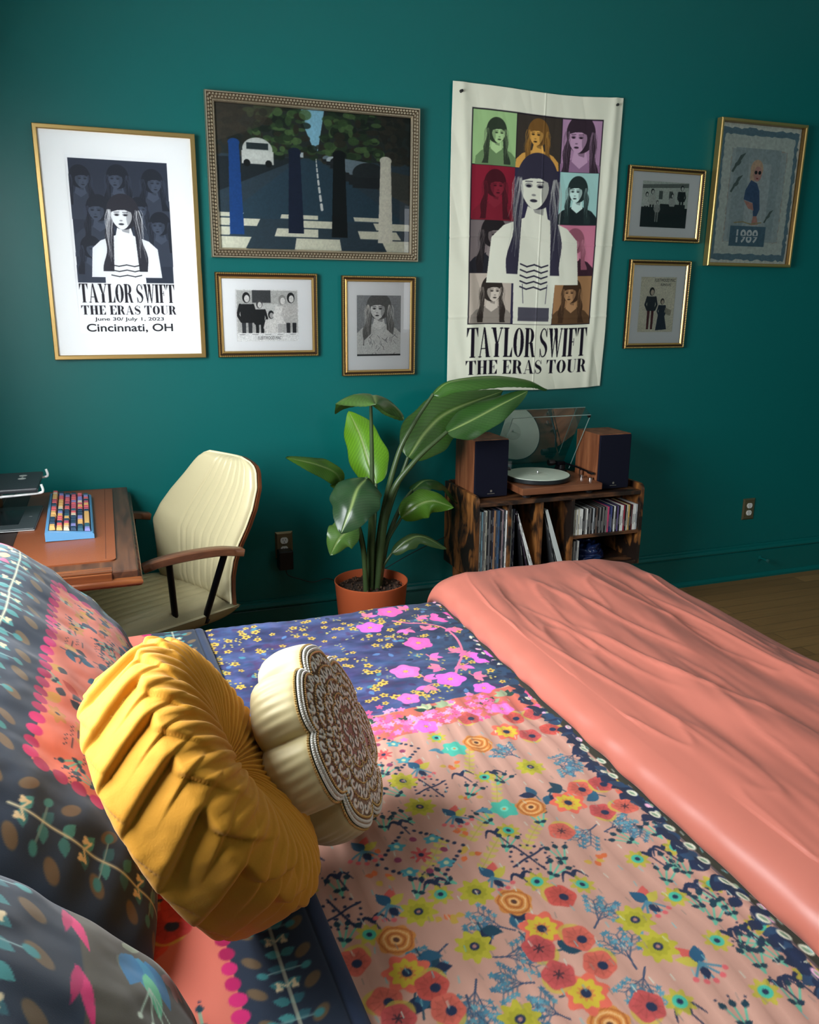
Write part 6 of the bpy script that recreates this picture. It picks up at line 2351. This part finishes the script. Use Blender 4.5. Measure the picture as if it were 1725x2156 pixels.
# front face goes 0 -> rim, then the padded side, then the back
prof = [(0, .066), (.3, .066), (.6, .063), (.85, .057), (.95, .052), (1.0, .047), (1.035, .036), (1.055, .015), (1.06, -.006), (1.045, -.024), (1.0, -.040), (.9, -.048), (.5, -.053), (0, -.053)]
pp = smooth_path([(a, 0, b) for a, b in prof[5:]], 50)
TH, K = np.meshgrid(th, pp[:, 0])
_, ZZ = np.meshgrid(th, pp[:, 2])
side = np.clip((1.06 - np.abs(ZZ) * 0) * 0 + 1 - np.abs(ZZ) / .06, 0, 1)
RR = RB * lobe(TH) * K * (1 - .035 * side * (1 - np.abs(np.sin(NL / 2 * TH + .35))) ** 2) + .0012 * np.sin(TH * 60 + ZZ * 40) * side
P = (RR * np.cos(TH))[..., None] * e1 + (RR * np.sin(TH))[..., None] * e2 + ZZ[..., None] * n_
grid_mesh('satin_cover', P, SATIN, t)
c = Cv(-.19, .19, -.19, .19, .0011, (92, 64, 42))
X, Y = np.meshgrid(c.x, c.y)
AN, RD = np.arctan2(Y, X), np.hypot(X, Y)
REL = RD / (RB * lobe(AN))
WHT, BRZ = (232, 230, 222), (122, 88, 56)
c.a[REL > .93] = (226, 224, 214)
c.a[(REL > .955) & (REL < .968)] = (150, 128, 100)
rb = random.Random(3)


def curl(x, y, s, a, k):
    p = []
    for q in np.linspace(0, 1, 12):
        b = a + k * q * 4.4
        r = s * (1 - .62 * q)
        p.append((x + r * math.cos(b), y + r * math.sin(b)))
    tl_ = [(p[0][0] - k * s * .9 * math.sin(a) * -1, p[0][1] - k * s * .9 * math.cos(a))]
    c.line(tl_ + p, .0056, WHT)


for ring, n, s in ((.82, 40, .0085), (.655, 30, .0095), (.49, 22, .0095), (.32, 13, .0095), (.15, 6, .009)):
    for i in range(n):
        a = 2 * math.pi * i / n + ring * 3
        r = ring * RB * float(lobe(np.array(a)))
        curl(r * math.cos(a), r * math.sin(a), s, a + 1.2, 1 if (i % 2) else -1)
for ring in (.735, .57, .405, .235):
    n = int(ring * 110)
    pts = [(ring * RB * float(lobe(np.array(q))) * math.cos(q), ring * RB * float(lobe(np.array(q))) * math.sin(q)) for q in np.linspace(0, 2 * np.pi, n * 2)]
    c.line(pts, .0018, (176, 140, 96))
# paisley drop on the lower front
for s, col in ((.060, WHT), (.052, BRZ), (.042, WHT), (.033, (98, 66, 42))):
    pts = [(.06 + s * .55 * math.sin(q) * (1 + .4 * math.cos(q)), -.065 - s * 1.0 * math.cos(q)) for q in np.linspace(0, 2 * np.pi, 30)]
    c.poly(pts, col)
for i in range(900):
    a, r = rb.uniform(0, 6.28), math.sqrt(rb.random()) * .9
    q = r * RB * float(lobe(np.array(a)))
    c.ell(q * math.cos(a), q * math.sin(a), .0017, .0017, rb.choice([(214, 186, 132), (226, 210, 176), (160, 120, 78)]))
rel = np.linspace(0, 1, 150)
TH, K = np.meshgrid(np.linspace(0, 2 * np.pi, 721), rel)
ZZ = np.interp(K, [p[0] for p in prof[:6]], [p[1] for p in prof[:6]])
RR = RB * lobe(TH) * K
xx, yy = RR * np.cos(TH), RR * np.sin(TH)
ii = np.clip(np.round((xx + .19) / .0011).astype(int), 0, len(c.x) - 1)
jj = np.clip(np.round((yy + .19) / .0011).astype(int), 0, len(c.y) - 1)
colf = c.a[jj, ii]
ZZ = ZZ + .0022 * np.clip(colf.mean(-1) / 230, 0, 1)
P = xx[..., None] * e1 + yy[..., None] * e2 + ZZ[..., None] * n_
face = grid_mesh('beaded_face', P, mat('bead_embroidery', vcol=True, rough=.35, spec=.6), t, colf)


def bead_row(rel_, zoff, r, n, m, name):
    mb = MB()
    for i in range(n):
        a = 2 * math.pi * i / n
        q = RB * float(lobe(np.array(a))) * rel_
        z = float(np.interp(rel_, [p[0] for p in prof[:7]], [p[1] for p in prof[:7]])) + zoff
        p = q * math.cos(a) * e1 + q * math.sin(a) * e2 + z * n_
        mb.ball(tuple(p), r, 6)
    return mb.build(name, m, face, True)


GOLD_BEAD = mat('gold_bead', (214, 180, 118), .25, .6)
WHITE_BEAD = mat('white_bead', (236, 234, 226), .25)
bead_row(1.008, .0005, .0026, 250, GOLD_BEAD, 'outer_beads')
bead_row(.985, .002, .0024, 270, WHITE_BEAD, 'white_beads')
bead_row(.945, .002, .0022, 280, WHITE_BEAD, 'white_beads')
bead_row(.905, .002, .0024, 230, GOLD_BEAD, 'gold_beads')
for q in (.735, .57, .405):
    bead_row(q, .002, .0018, int(q * 190), GOLD_BEAD, 'gold_beads')
